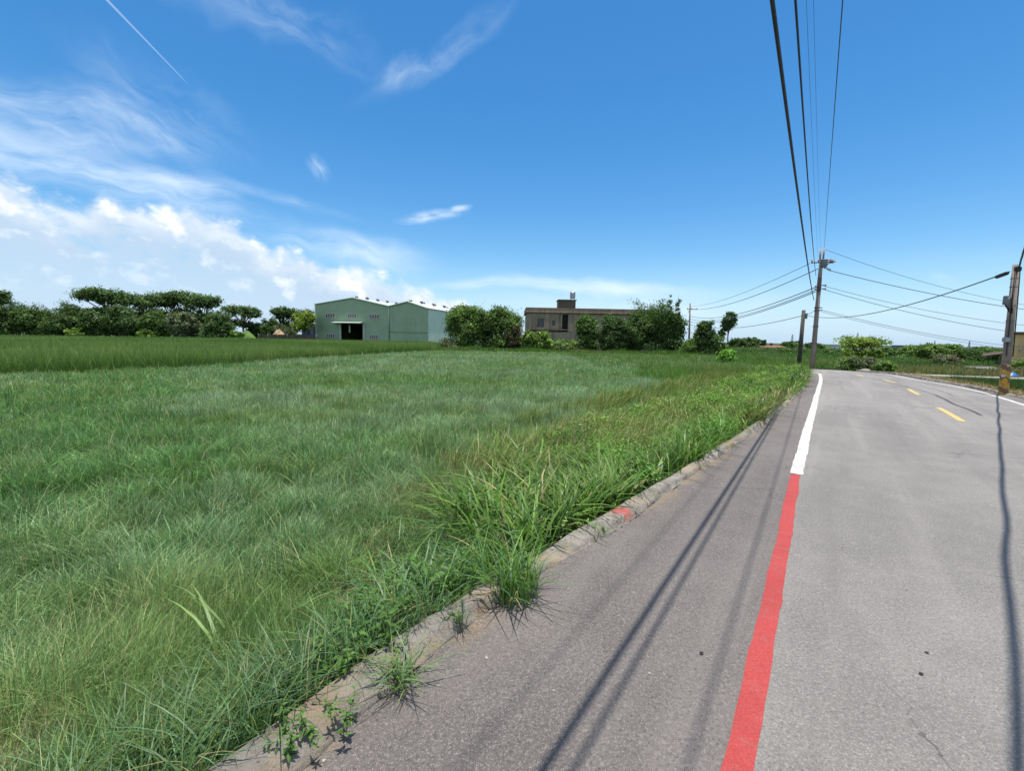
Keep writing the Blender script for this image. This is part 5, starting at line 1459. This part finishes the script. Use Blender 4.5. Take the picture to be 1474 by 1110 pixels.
# distant grey block on the horizon and a low white shed
p0, p1 = P(1296, 497.5, 420), P(1306, 497.5, 420)
db = empty('apartment_block', (p0.x, 420, GZ), 0, 'small distant grey block rising just above the bushes', 'building')
M_FAR = mat('far_concrete', (0.24, 0.25, 0.27), (0.20, 0.21, 0.23), 0.3, 0.9)
s = MB(); s.box(((p1.x - p0.x) / 2, 5, (p0.z - GZ) / 2), (p1.x - p0.x, 10, p0.z - GZ), b=0.1); s.build('wall', M_FAR, db)
s = MB(); s.box(((p1.x - p0.x) / 2, 5, p0.z - GZ + 0.15), (p1.x - p0.x + 0.8, 10.8, 0.3)); s.build('roof', M_CONC3, db)
for k_ in range(4):
    s = MB(); s.box(((p1.x - p0.x) * (0.14 + 0.24 * k_), -0.02, (p0.z - GZ) * 0.8), (0.9, 0.1, 1.3)); s.build('window', M_GLASS, db)
p0 = P(1203, 506.5, 180); p1 = P(1210, 506.5, 180)
wsd = empty('white_shed', (p0.x, 180, GZ), 0, 'tiny white shed among the distant trees behind the bend', 'shed')
s = MB(); s.box(((p1.x - p0.x) / 2, 1.5, 0.8), (p1.x - p0.x, 3, 1.6)); s.build('wall', M_FRAME, wsd)
s = MB(); s.box(((p1.x - p0.x) / 2, 1.5, 1.65), (p1.x - p0.x + .4, 3.4, 0.12)); s.build('roof', M_STEEL, wsd)

# ---- mound, sand heap, hoarding and blue containers beside the warehouse
def heap(name, px0, px1, pytop, D, mt, label, cat, seed):
    a, b_ = P(px0, pytop, D), P(px1, pytop, D); R_ = (b_.x - a.x) / 2; H_ = a.z - GZ
    n, m_ = 36, 12; V = [(0, 0, H_)]; r = np.random.default_rng(seed)
    for j in range(1, m_ + 1):
        u = j / m_
        for k_ in range(n):
            th = 2 * math.pi * k_ / n
            rr = u * R_ * (0.85 + 0.3 * float(fbm(np.array([math.cos(th) * 1.5 + seed]), np.array([math.sin(th) * 1.5 + u]), 2)[0]))
            z = H_ * (1 - u ** 1.5) * (0.85 + 0.3 * float(vnoise(np.array([u * 5 + seed]), np.array([th * 2]))[0])) - 0.05 * u
            V.append((rr * math.cos(th), rr * math.sin(th) * 0.7, z))
    F = [(0, 1 + k_, 1 + (k_ + 1) % n) for k_ in range(n)]
    for j in range(m_ - 1):
        for k_ in range(n):
            k2 = (k_ + 1) % n
            F.append((1 + j * n + k_, 1 + (j + 1) * n + k_, 1 + (j + 1) * n + k2, 1 + j * n + k2))
    mb = MB(); mb.add(V, F, True); o = mb.build(name, mt); o.location = ((a.x + b_.x) / 2, D, GZ)
    return setp(o, label, cat)
M_MOUND = mat('mound_turf', (0.12, 0.20, 0.05), (0.07, 0.13, 0.03), 1.5, 0.9, 1.0, 6)
M_SAND = mat('heap_sand', (0.42, 0.30, 0.19), (0.34, 0.24, 0.15), 1.0, 0.95, 0.6, 5)
heap('earth_mound', 334, 372, 475.5, 101, M_MOUND, 'low grassy green mound between the tree line and the sand heap', 'mound', 3)
heap('sand_heap', 386, 416, 474.5, 105, M_SAND, 'tan heap of sand lying under the trees beside the warehouse', 'sand heap', 8)
fa, fb_ = P(372, 481.5, 103), P(455, 481.5, 103)
fn = empty('site_fence', (fa.x, 103, GZ), 0, 'low dark grey fence running in front of the sand heap', 'fence')
s = MB(); s.box(((fb_.x - fa.x) / 2, 0, (fa.z - GZ) / 2 + .15), (fb_.x - fa.x, 0.06, fa.z - GZ - .1)); s.build('sheet', M_CONC3, fn)
for k_ in range(7):
    s = MB(); s.tube([((fb_.x - fa.x) * k_ / 6, -0.08, 0), ((fb_.x - fa.x) * k_ / 6, -0.08, fa.z - GZ + 0.25)], 0.05, 5); s.build('post', M_VENT, fn)
M_BLUE = mat('blue_steel', (0.05, 0.13, 0.32), (0.04, 0.10, 0.24), 1, 0.6)
for i, (a, b_) in enumerate(((434, 443), (444.5, 454))):
    p0, p1 = P(a, 465.5, 110), P(b_, 465.5, 110)
    w_ = p1.x - p0.x; H_ = p0.z - GZ
    ct = empty('container', (p0.x, 110, GZ), 0, ['blue steel container under the yellow-green tree', 'blue steel container touching the warehouse corner'][i], 'container', 'blue containers beside the warehouse')
    s = MB(); s.box((w_ / 2, 1.2, H_ / 2), (w_, 2.4, H_), b=0.04)
    for k_ in range(9): s.box((w_ * (k_ + .5) / 9, -0.02, H_ / 2), (w_ / 20, 0.08, H_ * 0.9))
    s.build('body', M_BLUE, ct)
    s = MB(); s.box((w_ / 2, -0.07, H_ * 0.5), (w_ * 0.5, 0.05, H_ * 0.8)); s.build('door', M_VENT, ct)
# ------------------------------------------------------------------ poles, cables and pylons
M_POLE = mat('pole_concrete', (0.27, 0.235, 0.205), (0.19, 0.165, 0.145), 2.5, 0.9, 0.4, 12, stretch=(2, 2, 0.3))
M_POLE2 = mat('pole_steel_top', (0.36, 0.31, 0.28), (0.28, 0.235, 0.21), 3, 0.6)
M_PURPLE = mat('pole_sleeve', (0.17, 0.105, 0.115), (0.13, 0.085, 0.09), 3, 0.7)
M_DKPOLE = mat('dark_pole', (0.10, 0.095, 0.088), (0.065, 0.06, 0.055), 3, 0.9, 0.4, 12)
M_PORC = mat('porcelain', (0.55, 0.52, 0.48), (0.45, 0.42, 0.39), 3, 0.25)
M_CABLE = mat('cable_sheath', (0.018, 0.018, 0.02), (0.03, 0.03, 0.032), 3, 0.5)
M_WIRE = mat('bare_wire', (0.06, 0.065, 0.07), (0.09, 0.095, 0.10), 3, 0.45, metal=0.3)

def stack(mb, c, r, n=3, dz=0.05, up=Vector((0, 0, 1))):
    """insulator sheds"""
    pts, rr = [], []
    for i in range(n):
        for k_, f in ((0.0, 0.45), (0.35, 1.0), (0.5, 0.95), (0.9, 0.45)):
            pts.append(Vector(c) + up * dz * (i + k_)); rr.append(r * f)
    mb.tube(pts, rr, 8)

# ---- main utility pole on the outer side of the bend
MPD = 29.3
b0 = P(1169, 531, MPD); t_top = P(1182, 376, MPD)
MP = Vector((b0.x, MPD, GZ))
H_M = t_top.z - GZ
leanx = (t_top.x - b0.x)
mp_ = empty('utility_pole', MP, 0, 'tall leaning concrete utility pole with crossarms standing at the bend of the road', 'utility pole')
def on(px, py): 
    q = P(px, py, MPD); return Vector((q.x - MP.x, 0, q.z - GZ))
def axis(z): return Vector((leanx * z / H_M, 0, z))
s = MB(); zs = on(1181, 400).z
s.tube([axis(-0.3), axis(zs * 0.5), axis(zs)], [0.160, 0.135, 0.112], 14); s.build('pole_shaft', M_POLE, mp_)
s = MB(); s.tube([axis(zs * 0.86), axis(zs)], [0.127, 0.121], 14); s.build('sleeve', M_PURPLE, mp_)
s = MB(); s.tube([axis(zs), axis(on(1183, 375).z)], [0.112, 0.10], 12); s.build('pole_top', M_POLE2, mp_)
# two upright struts above
for a, b_ in (((1180.2, 378), (1181.2, 358)), ((1184.6, 376), (1186.6, 357))):
    s = MB(); s.tube([on(*a), on(*b_)], [0.055, 0.05], 8); s.build('top_strut', M_POLE2, mp_)
za = on(1183, 377)
s = MB(); A_, B__ = on(1165.5, 378.5), on(1200, 377)
s.tube([A_ + Vector((0, -0.16, 0)), B__ + Vector((0, -0.16, 0))], 0.05, 4, smooth=False)
ca = s.build('crossarm', M_VENT, mp_)
s = MB()
for f in (0.02, 0.30):
    stack(s, A_.lerp(B__, f) + Vector((0, -0.16, 0.05)), 0.055)
s.build('insulator', M_PORC, ca)
s = MB(); stack(s, B__ + Vector((-0.15, -0.16, -0.02)), 0.11, 4, 0.06, Vector((-1, 0, 0.05)).normalized()); s.build('insulator', M_VENT, ca)
s = MB(); stack(s, on(1199, 373.5) + Vector((0, -0.1, 0)), 0.05, 5, 0.08, Vector((-1, 0, -0.1)).normalized()); s.build('insulator', M_PORC, ca)
s = MB(); s.tube([on(1194, 377.5) + Vector((0, -.12, 0)), on(1185, 384) + Vector((0, -.12, 0))], 0.03, 5); s.build('brace', M_VENT, mp_)
s = MB(); s.tube([on(1184, 386) + Vector((0, -.12, 0)), on(1191, 387) + Vector((0, -.16, 0))], 0.035, 5); lb_ = s.build('bracket', M_VENT, mp_)
s = MB(); stack(s, on(1188, 387.5) + Vector((0, -.18, 0)), 0.075, 4, 0.06, Vector((1, 0, -0.25)).normalized()); s.build('insulator', M_PORC, lb_)
s = MB(); s.box(on(1183, 379.5) + Vector((0, -0.18, 0)), (0.36, 0.2, 0.5), b=0.03); s.build('clamp_box', M_VENT, mp_)
s = MB(); s.tube([on(1177, 382) + Vector((0, -.16, 0)), on(1182, 386) + Vector((0, -.16, 0))], 0.04, 5); s.build('brace', M_VENT, mp_)
for (yy, dx) in ((411, 1), (416, 1), (413, -1), (417, -1)):
    s = MB(); q = axis(on(1180, yy).z)
    s.tube([q + Vector((0, -0.12, 0)), q + Vector((0.32 * dx, -0.14, 0.02))], 0.025, 5); stack(s, q + Vector((0.32 * dx, -0.14, -0.06)), 0.05, 2, 0.06)
    s.build('side_bracket', M_VENT, mp_)
for yy in (443, 447):
    s = MB(); q = axis(on(1178, yy).z); s.tube([q + Vector((0, 0, -0.03)), q + Vector((0, 0, 0.03))], 0.175, 12); s.tube([q, q + Vector((0.27, -0.1, 0))], 0.03, 5); s.build('band_clamp', M_PURPLE, mp_)
for yy in (470, 495, 512):
    s = MB(); q = axis(on(1175, yy).z); s.tube([q + Vector((0, 0, -0.02)), q + Vector((0, 0, 0.02))], 0.182, 12); s.build('band', M_VENT, mp_)

# ---- shorter dark pole behind it
SPD = 41.0
b1, t1 = P(1150.5, 520, SPD), P(1157, 446.5, SPD)
sp_ = empty('telephone_pole', (b1.x, SPD, GZ), 0, 'shorter dark leaning pole standing behind the tall utility pole', 'utility pole')
z1 = t1.z - GZ; lx1 = t1.x - b1.x
s = MB(); s.tube([(0, 0, -0.3), (lx1, 0, z1)], [0.19, 0.15], 12); s.build('pole_shaft', M_DKPOLE, sp_)
q = P(1158.6, 455, SPD); q = Vector((q.x - b1.x, -0.1, q.z - GZ))
s = MB(); s.box(q, (0.22, 0.2, 0.5), b=0.02); s.build('terminal_box', M_VENT, sp_)
s = MB(); s.tube([(lx1 * .93, 0, z1 * .93), q + Vector((0, 0.05, -0.1))], 0.03, 5); s.build('bracket', M_VENT, sp_)

# ---- far pole by the lumpy tree
FPD = 76.0
b2, t2 = P(992, 498, FPD), P(993.5, 436.5, FPD)
fp_ = empty('utility_pole', (b2.x, FPD, GZ), 0, 'far utility pole with a short crossarm between the bamboo and the lumpy tree', 'utility pole')
z2 = t2.z - GZ; lx2 = t2.x - b2.x
s = MB(); s.tube([(0, 0, -0.3), (lx2, 0, z2)], [0.19, 0.12], 10); s.build('pole_shaft', M_POLE, fp_)
zc = P(993, 444.8, FPD).z - GZ
s = MB(); s.tube([(-0.75, -0.15, zc), (0.95, -0.15, zc)], 0.06, 4, smooth=False); a_ = s.build('crossarm', M_VENT, fp_)
s = MB()
for x_ in (-0.7, -0.1, 0.9): stack(s, (x_, -0.15, zc + 0.05), 0.07, 3, 0.06)
s.build('insulator', M_PORC, a_)
s = MB(); s.tube([(-0.15, -0.1, zc + 0.05), (-0.6, -0.12, zc - 0.6)], 0.04, 5); s.build('brace', M_VENT, fp_)

# ---- pole with yellow and black warning bands at the right-hand kerb
RPD = 15.1
b3, t3 = P(1444, 567.5, RPD), P(1462.8, 381, RPD)
RP = Vector((b3.x, RPD, 0.0))
z3, lx3 = t3.z, t3.x - b3.x
def hazard():
    mt, t, b = mat_base('warning_bands')
    tc = t.node('ShaderNodeTexCoord'); ob = tc.outputs['Object']
    sp = t.node('ShaderNodeSeparateXYZ'); t.l.new(ob, sp.inputs[0])
    ang = t.m('ARCTAN2', sp.outputs[1], sp.outputs[0])
    v_ = t.m('ADD', t.m('MULTIPLY', sp.outputs[2], 2.6), t.m('DIVIDE', ang, 2 * math.pi))
    f = t.m('ABSOLUTE', t.m('SUBTRACT', t.m('FRACT', v_), 0.5))
    f = t.m('ADD', f, t.m('MULTIPLY', t.m('SUBTRACT', t.noise(ob, 6, 5, 0.7), 0.5), 0.22))
    c = t.mix(t.sstep(f, 0.27, 0.31), (0.52, 0.30, 0.045), (0.17, 0.10, 0.055))
    c = t.mix(t.m('MULTIPLY', t.sstep(t.noise(ob, 9, 5, 0.7), 0.50, 0.62), 0.75), c, (0.19, 0.135, 0.09))
    t.l.new(c, b.inputs['Base Color']); b.inputs['Roughness'].default_value = 0.8
    return mt
M_HAZ = hazard()
rp_ = empty('telephone_pole', RP, 0, 'round concrete pole with worn yellow and brown warning bands at the road edge', 'utility pole')
ax3 = lambda z: Vector((lx3 * z / z3, 0, z))
s = MB(); s.tube([ax3(-0.3), ax3(z3 * 0.5), ax3(z3)], [0.124, 0.105, 0.086], 16); s.build('pole_shaft', M_POLE, rp_)
zh = P(1452, 524, RPD).z
s = MB(); s.tube([ax3(-0.05), ax3(zh)], [0.1285, 0.121], 16, cap=False); s.build('warning_band', M_HAZ, rp_)
for px_, py_, w_, h_, mt_ in ((1445, 541, 0.13, 0.085, M_FRAME), (1446, 534, 0.05, 0.03, M_PORC), (1452, 527, 0.05, 0.05, M_FRAME)):
    q = P(px_, py_, RPD - 0.16); s = MB(); s.box((q.x - RP.x, -0.143, q.z), (w_, 0.012, h_)); s.build('paper_remnant', mt_, rp_)
q = P(1446.5, 548.5, RPD - 0.15)
s = MB()
s.tube([Vector((q.x - RP.x, -0.139, q.z)), Vector((q.x - RP.x, -0.150, q.z))], 0.095, 20)
M_ORANGE = mat('orange_plate', (0.60, 0.33, 0.03), (0.50, 0.27, 0.03), 8, 0.5)
s.build('round_plate', M_ORANGE, rp_)
for py_ in (401, 413, 440, 462, 494, 497, 521):
    s = MB(); zz_ = P(1455, py_, RPD).z; c_ = ax3(zz_); r_ = 0.140 - 0.045 * zz_ / z3 + 0.006
    s.tube([c_ - Vector((0, 0, 0.012)), c_ + Vector((0, 0, 0.012))], r_, 16); s.build('steel_band', M_VENT, rp_)
# splice box with looping drop wires
q = P(1446.5, 436, RPD); qv = Vector((q.x - RP.x, -0.05, q.z))
s = MB(); s.box(qv + Vector((-0.02, 0, 0.08)), (0.11, 0.12, 0.30), b=0.015); bx_ = s.build('splice_box', M_VENT, rp_)
s = MB(); s.box(qv + Vector((-0.02, -0.065, 0.15)), (0.07, 0.02, 0.07)); s.build('label_plate', M_PORC, bx_)
s = MB()
cen = ax3(q.z)
for k_ in range(6):
    d_ = 0.10 + 0.03 * k_
    s.tube([qv + Vector((-0.05 + 0.02 * k_, -0.02 * k_ % 0.05, -0.05)), qv + Vector((-0.02 + 0.02 * k_, -0.03, -0.05 - d_)), cen * 0.55 + qv * 0.45 + Vector((0.02, -0.10, -0.1 - d_)), cen + Vector((-0.10, -0.06, -0.05)), cen + Vector((-0.09, -0.07, 0.25))], 0.011, 5)
s.build('drop_wire', M_CABLE, rp_)
q = P(1445.5, 489, RPD)
s = MB(); s.box((q.x - RP.x, -0.06, q.z), (0.15, 0.12, 0.16), b=0.015); s.build('junction_box', M_STEEL, rp_)
for off_, r_ in ((-0.105, 0.014), (0.1, 0.016)):
    s = MB(); s.tube([ax3(z3 * 0.97) + Vector((off_ * 0.8, -0.06, 0)), ax3(z3 * 0.7) + Vector((off_ * 0.95, -0.07, 0)), ax3(z3 * 0.35) + Vector((off_ * 1.1, -0.08, 0)), ax3(z3 * 0.3) + Vector((off_ * 1.1, -0.08, 0))], r_, 6); s.build('riser_cable', M_CABLE, rp_)
s = MB(); s.box(ax3(z3 * 0.965) + Vector((-0.02, -0.08, 0)), (0.15, 0.1, 0.16), b=0.02); s.build('cable_clamp', M_CABLE, rp_)

# ---- cables
def cable(a, b_, sag, r, label, mt=M_CABLE, group=None, n=40, wob=0.0, seed=0, name='cable', cat='cable'):
    a, b_ = Vector(a), Vector(b_)
    rnd = random.Random(seed)
    pts = []
    ph = rnd.random() * 6
    for i in range(n + 1):
        u = i / n
        p = a.lerp(b_, u); p.z -= sag * 4 * u * (1 - u)
        if wob and 0 < i < n:
            p += Vector((math.sin(i * 1.1 + ph), math.cos(i * 0.83 + ph), 0.5 * math.sin(i * 0.6))) * wob * (0.4 + 0.6 * math.sin(i * 0.37 + ph) ** 2)
        pts.append(p)
    s = MB(); s.tube(pts, r, 6)
    return setp(s.build(name, mt), label, cat, group)
MPw = lambda px, py: P(px, py, MPD - 0.2)
OV = 'overhead wires running above the road side'
def overhead(att, px0, z_at, beyond, sag, r, label, mt, seed):
    """from the main pole over the viewer's head to the next pole behind"""
    a = MPw(*att)
    d = ray(px0, 0); q = EYE + d * ((z_at - CAM_H) / d.z)
    L0 = (Vector((q.x, q.y, 0)) - Vector((a.x, a.y, 0))).length
    f = (L0 + beyond) / L0
    e = Vector((a.x + (q.x - a.x) * f, a.y + (q.y - a.y) * f, 0))
    u = 1 / f
    # end height so that the sagging wire passes through the sighted point
    e.z = (z_at + sag * 4 * u * (1 - u) - a.z * (1 - u)) / u
    cable(a, e, sag, r, label, mt, OV, 60, seed=seed)
overhead((1171.5, 432), 1111.5, 4.55, 14, 0.35, 0.019, 'thickest black overhead cable, lowest on the tall pole', M_CABLE, 1)
overhead((1174.5, 397), 1145, 5.08, 14, 0.40, 0.0125, 'black overhead cable second to the thickest one at the top of the photo', M_CABLE, 2)
overhead((1177.5, 377), 1160.6, 7.6, 14, 0.2, 0.0032, 'thin overhead wire meeting the inner half of the crossarm', M_WIRE, 3)
overhead((1181, 359), 1171, 8.3, 14, 0.2, 0.0032, 'thin overhead wire with a small spacer, ending at the first top strut', M_WIRE, 4)
overhead((1186.5, 357), 1213, 6.4, 14, 0.5, 0.008, 'thin overhead wire that stands apart from the others, ending at the second top strut', M_WIRE, 5)
FPp = lambda px, py: P(px, py, FPD - 0.15)
LW = 'wires from the tall pole to the far pole'
for i, (a, b_, r, sg_, lb) in enumerate([
    ((1166, 379), (995, 441), 0.016, 0.6, 'uppermost faint wire from the crossarm to the far pole'),
    ((1177, 387), (988, 445), 0.024, 0.9, 'second wire down from the crossarm to the far pole'),
    ((1175, 413), (993, 455), 0.028, 1.0, 'uppermost of the three close wires slanting to the far pole'),
    ((1175, 417), (993, 459), 0.024, 1.0, 'middle one of the three close wires slanting to the far pole'),
    ((1174, 420), (993, 463), 0.026, 0.9, 'lowest of the three close wires slanting to the far pole')]):
    cable(MPw(*a), FPp(*b_), sg_, r, lb, M_WIRE, LW, seed=10 + i)
RW = 'wires from the tall pole across the paddies'
def RWp(px, py): return P(px, py, 33.0)
for i, (a, b_, r, sg_, lb) in enumerate([
    ((1188, 359), (1560, 450), 0.011, 0.6, 'topmost faint wire from the top strut across the paddies'),
    ((1193, 389), (1560, 455), 0.019, 0.35, 'wire from the lower bracket insulator across the paddies'),
    ((1184, 411), (1560, 475), 0.012, 0.5, 'upper wire from the side brackets across the paddies'),
    ((1184, 416), (1560, 489), 0.015, 0.5, 'lower wire from the side brackets across the paddies'),
    ((1182, 446), (1560, 506), 0.013, 0.5, 'upper wire from the band clamps across the paddies'),
    ((1183, 449), (1560, 512), 0.011, 0.45, 'lower wire from the band clamps across the paddies')]):
    cable(MPw(*a), RWp(*b_), sg_, r, lb, M_WIRE, RW, seed=20 + i)
# telephone cable: striped pole -> short pole -> far pole
A_ = P(1453, 391, RPD - 0.05); B_c = P(1158.4, 453.5, SPD - 0.25)
cable(A_, B_c, 0.75, 0.020, 'black telephone cable sagging from the striped pole to the shorter dark pole', M_CABLE, None, 50, seed=31)
u_ = 0.045
dv = (B_c - A_).normalized()
s = MB(); s.tube([A_ + dv * 0.05 + Vector((0, 0, -0.03)), A_ + dv * 0.12 + Vector((0, 0, -0.035)), A_ + dv * 0.62 + Vector((0, 0, -0.09)), A_ + dv * 0.68 + Vector((0, 0, -0.095))], [0.03, 0.062, 0.062, 0.03], 10)
setp(s.build('cable_splice', M_CABLE), 'thick black splice sleeve on the telephone cable beside the striped pole', 'splice')
cable(B_c, FPp(993, 467), 0.9, 0.026, 'black telephone cable from the shorter dark pole to the far pole', M_CABLE, None, 40, seed=32)
cable(P(1158.5, 452, SPD - 0.25), MPw(1174, 446), 0.12, 0.016, 'short wire linking the shorter dark pole to the tall pole', M_WIRE, None, 16, seed=33)
# heavy lashed cable that leaves the striped pole toward the viewer's side
kq = ax3(z3 * 0.985) + RP + Vector((0.05, -0.05, 0))
sh0, sh1 = G(1423, 570), G(1465, 1110)
kk_ = math.cos(SUN_EL) / math.sin(SUN_EL)
def above(g_, z_): return Vector((g_.x + sdir.x / sdir.z * z_, g_.y + sdir.y / sdir.z * z_, z_))
e1 = above(sh1, 5.0)
dirv = (Vector((e1.x, e1.y, 0)) - Vector((kq.x, kq.y, 0)))
e1 = e1 + dirv.normalized() * 9
cable(kq, e1, 0.04, 0.023, 'heavy black lashed cable rising from the top of the striped pole', M_CABLE, None, 70, wob=0.012, seed=41)

# ---- distant lattice pylons
M_LAT = mat('lattice_steel', (0.26, 0.29, 0.33), (0.22, 0.25, 0.29), 1, 0.6)
for i, (px_, yt, D_, lb) in enumerate([(1141, 481, 600, 'distant lattice pylon standing between the red-roofed houses and the shorter pole'), (1235, 479, 700, 'distant faint pylon right above the flat-crowned tree'), (1346, 490, 700, 'distant pylon barely showing above the tallest rounded tree'), (1396, 490.5, 520, 'distant slim pylon beyond the bushes near the shed'), (1384, 499, 520, 'distant thin mast low beside the slim pylon')]):
    p = P(px_, yt, D_); H_ = p.z - GZ
    py_ = empty('lattice_pylon', (p.x, D_, GZ), 0.4, lb, 'pylon', 'distant pylons on the horizon')
    w0, w1 = H_ * 0.10, H_ * 0.022
    s = MB(); lv = 7
    cs = lambda u, k_: Vector(((w0 + (w1 - w0) * u) * (-1, 1, 1, -1)[k_], (w0 + (w1 - w0) * u) * (-1, -1, 1, 1)[k_], H_ * u))
    for k_ in range(4): s.tube([cs(0, k_), cs(1, k_)], 0.17, 4)
    for j in range(lv):
        for k_ in range(4):
            s.tube([cs(j / lv, k_), cs((j + 1) / lv, (k_ + 1) % 4)], 0.10, 3); s.tube([cs(j / lv, (k_ + 1) % 4), cs((j + 1) / lv, k_)], 0.10, 3)
    s.build('lattice_body', M_LAT, py_)
    for u in (0.72, 0.84, 0.95):
        s = MB(); L_ = H_ * 0.16 * (1.15 - 0.3 * u)
        s.tube([(-L_, 0, H_ * u), (L_, 0, H_ * u)], 0.14, 4); s.tube([(-L_, 0, H_ * u), (0, 0, H_ * (u + 0.03)), (L_, 0, H_ * u)], 0.09, 3); s.build('crossarm', M_LAT, py_)
# ------------------------------------------------------------------ small things
M_DLEAF = leaf_mat('dead_leaf', 0.15, 0.7, 0.2)
def leaf_mesh(seed):
    r = np.random.default_rng(seed)
    n = 7; L = 0.034; V, C = [], []
    for i in range(n):
        u = i / (n - 1); w = L * 0.33 * math.sin(math.pi * min(1, u * 0.92 + 0.06)) ** 0.8
        z = 0.004 + 0.003 * math.sin(u * 2.6 + seed)
        V += [(L * (u - .5), -w, z + 0.0012), (L * (u - .5), 0, z), (L * (u - .5), w, z + 0.001)]
    F = []
    for i in range(n - 1):
        for k_ in range(2): F.append((i * 3 + k_, (i + 1) * 3 + k_, (i + 1) * 3 + k_ + 1, i * 3 + k_ + 1))
    c = np.array([(0.035, 0.025, 0.018), (0.05, 0.035, 0.02), (0.10, 0.07, 0.03)][seed % 3])
    return np_mesh('fallen_leaf', np.array(V), np.array(F), np.tile(c, (len(V), 1)), True)
lm = [leaf_mesh(i) for i in range(3)]
for m_ in lm: m_.materials.append(M_DLEAF)
spots = [(1326, 972), (1334, 941), (1166, 768), (1010, 942), (1305, 851), (1213, 790)]
lab = {0: 'dark fallen leaf lying lowest on the open lane beside the cable shadow', 1: 'dark fallen leaf just above the lowest one on the open lane', 3: 'dark fallen leaf on the shoulder between the twin shadows and the red line'}
for i, (px_, py_) in enumerate(spots):
    c = G(px_, py_, 0.0)
    o = bpy.data.objects.new('fallen_leaf', lm[i % 3]); COL.objects.link(o)
    o.location = (c.x, c.y, 0.003); o.rotation_euler = (0, 0, i * 2.1); k_ = (0.7 if i in lab else 0.4); o.scale = (k_, k_, k_)
    setp(o, lab.get(i, 'tiny dark bit of leaf lying on the asphalt'), 'leaf', 'fallen leaves on the asphalt')
# pale grit on the shoulder
def stone_mesh(seed):
    r = np.random.default_rng(seed); mb = MB(); V, F = [], []
    n = 8
    V.append((0, 0, 0.011))
    for j, (rr, z) in enumerate(((0.008, 0.009), (0.012, 0.004), (0.011, -0.002))):
        for k_ in range(n):
            a = 2 * math.pi * k_ / n; q = rr * r.uniform(0.75, 1.25); V.append((q * math.cos(a) * 1.2, q * math.sin(a), z * r.uniform(0.8, 1.2)))
    F = [(0, 1 + k_, 1 + (k_ + 1) % n) for k_ in range(n)]
    for j in range(2):
        for k_ in range(n): F.append((1 + j * n + k_, 1 + (j + 1) * n + k_, 1 + (j + 1) * n + (k_ + 1) % n, 1 + j * n + (k_ + 1) % n))
    mb.add(V, F, True); me = bpy.data.meshes.new('pebble'); me.from_pydata(mb.v, [], mb.f); me.update(); return me
M_PEB = mat('pale_stone', (0.36, 0.33, 0.30), (0.26, 0.24, 0.22), 60, 0.9)
pm = [stone_mesh(i) for i in range(4)]
for m_ in pm: m_.materials.append(M_PEB)
rr_ = random.Random(5)
for i in range(38):
    if i < 30:
        s_ = rr_.uniform(s_a - 0.5, s_e); f_ = 0.02 + 0.25 * rr_.random() ** 2
        dO = np.r_[0, np.cumsum(np.hypot(*np.diff(K_OUT, axis=0).T))]
        j = int(np.argmin((K_OUT[:, 0] - along(s_, 0)[0]) ** 2 + (K_OUT[:, 1] - along(s_, 0)[1]) ** 2))
        nk = normals(K_OUT)[j]; c = Vector((K_OUT[j, 0] - nk[0] * f_, K_OUT[j, 1] - nk[1] * f_, 0))
    else:
        c = G(rr_.uniform(700, 1350), rr_.uniform(640, 1060))
    o = bpy.data.objects.new('pebble', pm[i % 4]); COL.objects.link(o)
    o.location = (c.x, c.y, 0.0); o.rotation_euler = (0, 0, rr_.random() * 6); k_ = rr_.uniform(0.25, 0.6); o.scale = (k_, k_, k_)
    setp(o, 'small pale pebble lying along the foot of the kerb' if i < 30 else 'small pale pebble lying loose on the open asphalt', 'pebble', 'pebbles along the kerb' if i < 30 else 'pebbles on the asphalt')
# crumpled blue sheet and white scraps by the farm path
q = G(1457, 543, -0.2)
r = np.random.default_rng(4); n = 12
X_, Y_ = np.meshgrid(np.linspace(-.35, .35, n), np.linspace(-.2, .2, n))
Z_ = 0.28 * np.exp(-(X_ ** 2 / 0.06 + Y_ ** 2 / 0.03)) + 0.06 * r.random((n, n)) 
i_, j_ = np.meshgrid(np.arange(n - 1), np.arange(n - 1), indexing='ij'); a_ = (i_ * n + j_).ravel()
o = link('plastic_sheet', np_mesh('plastic_sheet', np.stack([X_.ravel(), Y_.ravel(), Z_.ravel()], 1), np.c_[a_, a_ + 1, a_ + n + 1, a_ + n], smooth=True), mat('blue_plastic', (0.04, 0.16, 0.42), (0.03, 0.12, 0.34), 6, 0.4))
o.location = (q.x, q.y, -0.2); setp(o, 'crumpled blue plastic sheet lying behind the striped pole', 'plastic sheet')
for i, (px_, py_, w_, d_, lb) in enumerate([(1410, 528.5, 2.0, 0.5, 'white flat board lying longest in the dry grass near the shed'), (1419, 530.5, 1.4, 0.4, 'second white flat board lying nearer the striped pole')]):
    q = G(px_, py_, GZ + 0.3); s = MB(); s.box((0, 0, 0.3), (w_, d_, 0.06), b=0.01); s.box((-w_ * .4, 0, 0.13), (0.08, d_ * .8, 0.27)); s.box((w_ * .4, 0, 0.13), (0.08, d_ * .8, 0.27))
    o = s.build('white_board', M_FRAME); o.location = (q.x, q.y, GZ); o.rotation_euler = (0, 0, 0.1 * i - .15); setp(o, lb, 'board', 'white boards in the dry grass')
q = G(1246, 534.5, 0)
s = MB(); s.lathe((0, 0, 0), [(0.16, 0), (0.22, 0.06), (0.17, 0.16), (0.07, 0.2)], 9); o = s.build('white_stone', M_PEB); o.location = (q.x, q.y, -0.02); o.scale = (1.5, 0.8, 0.8)
setp(o, 'pale stone lying under the shrubs at the bend of the road', 'stone')
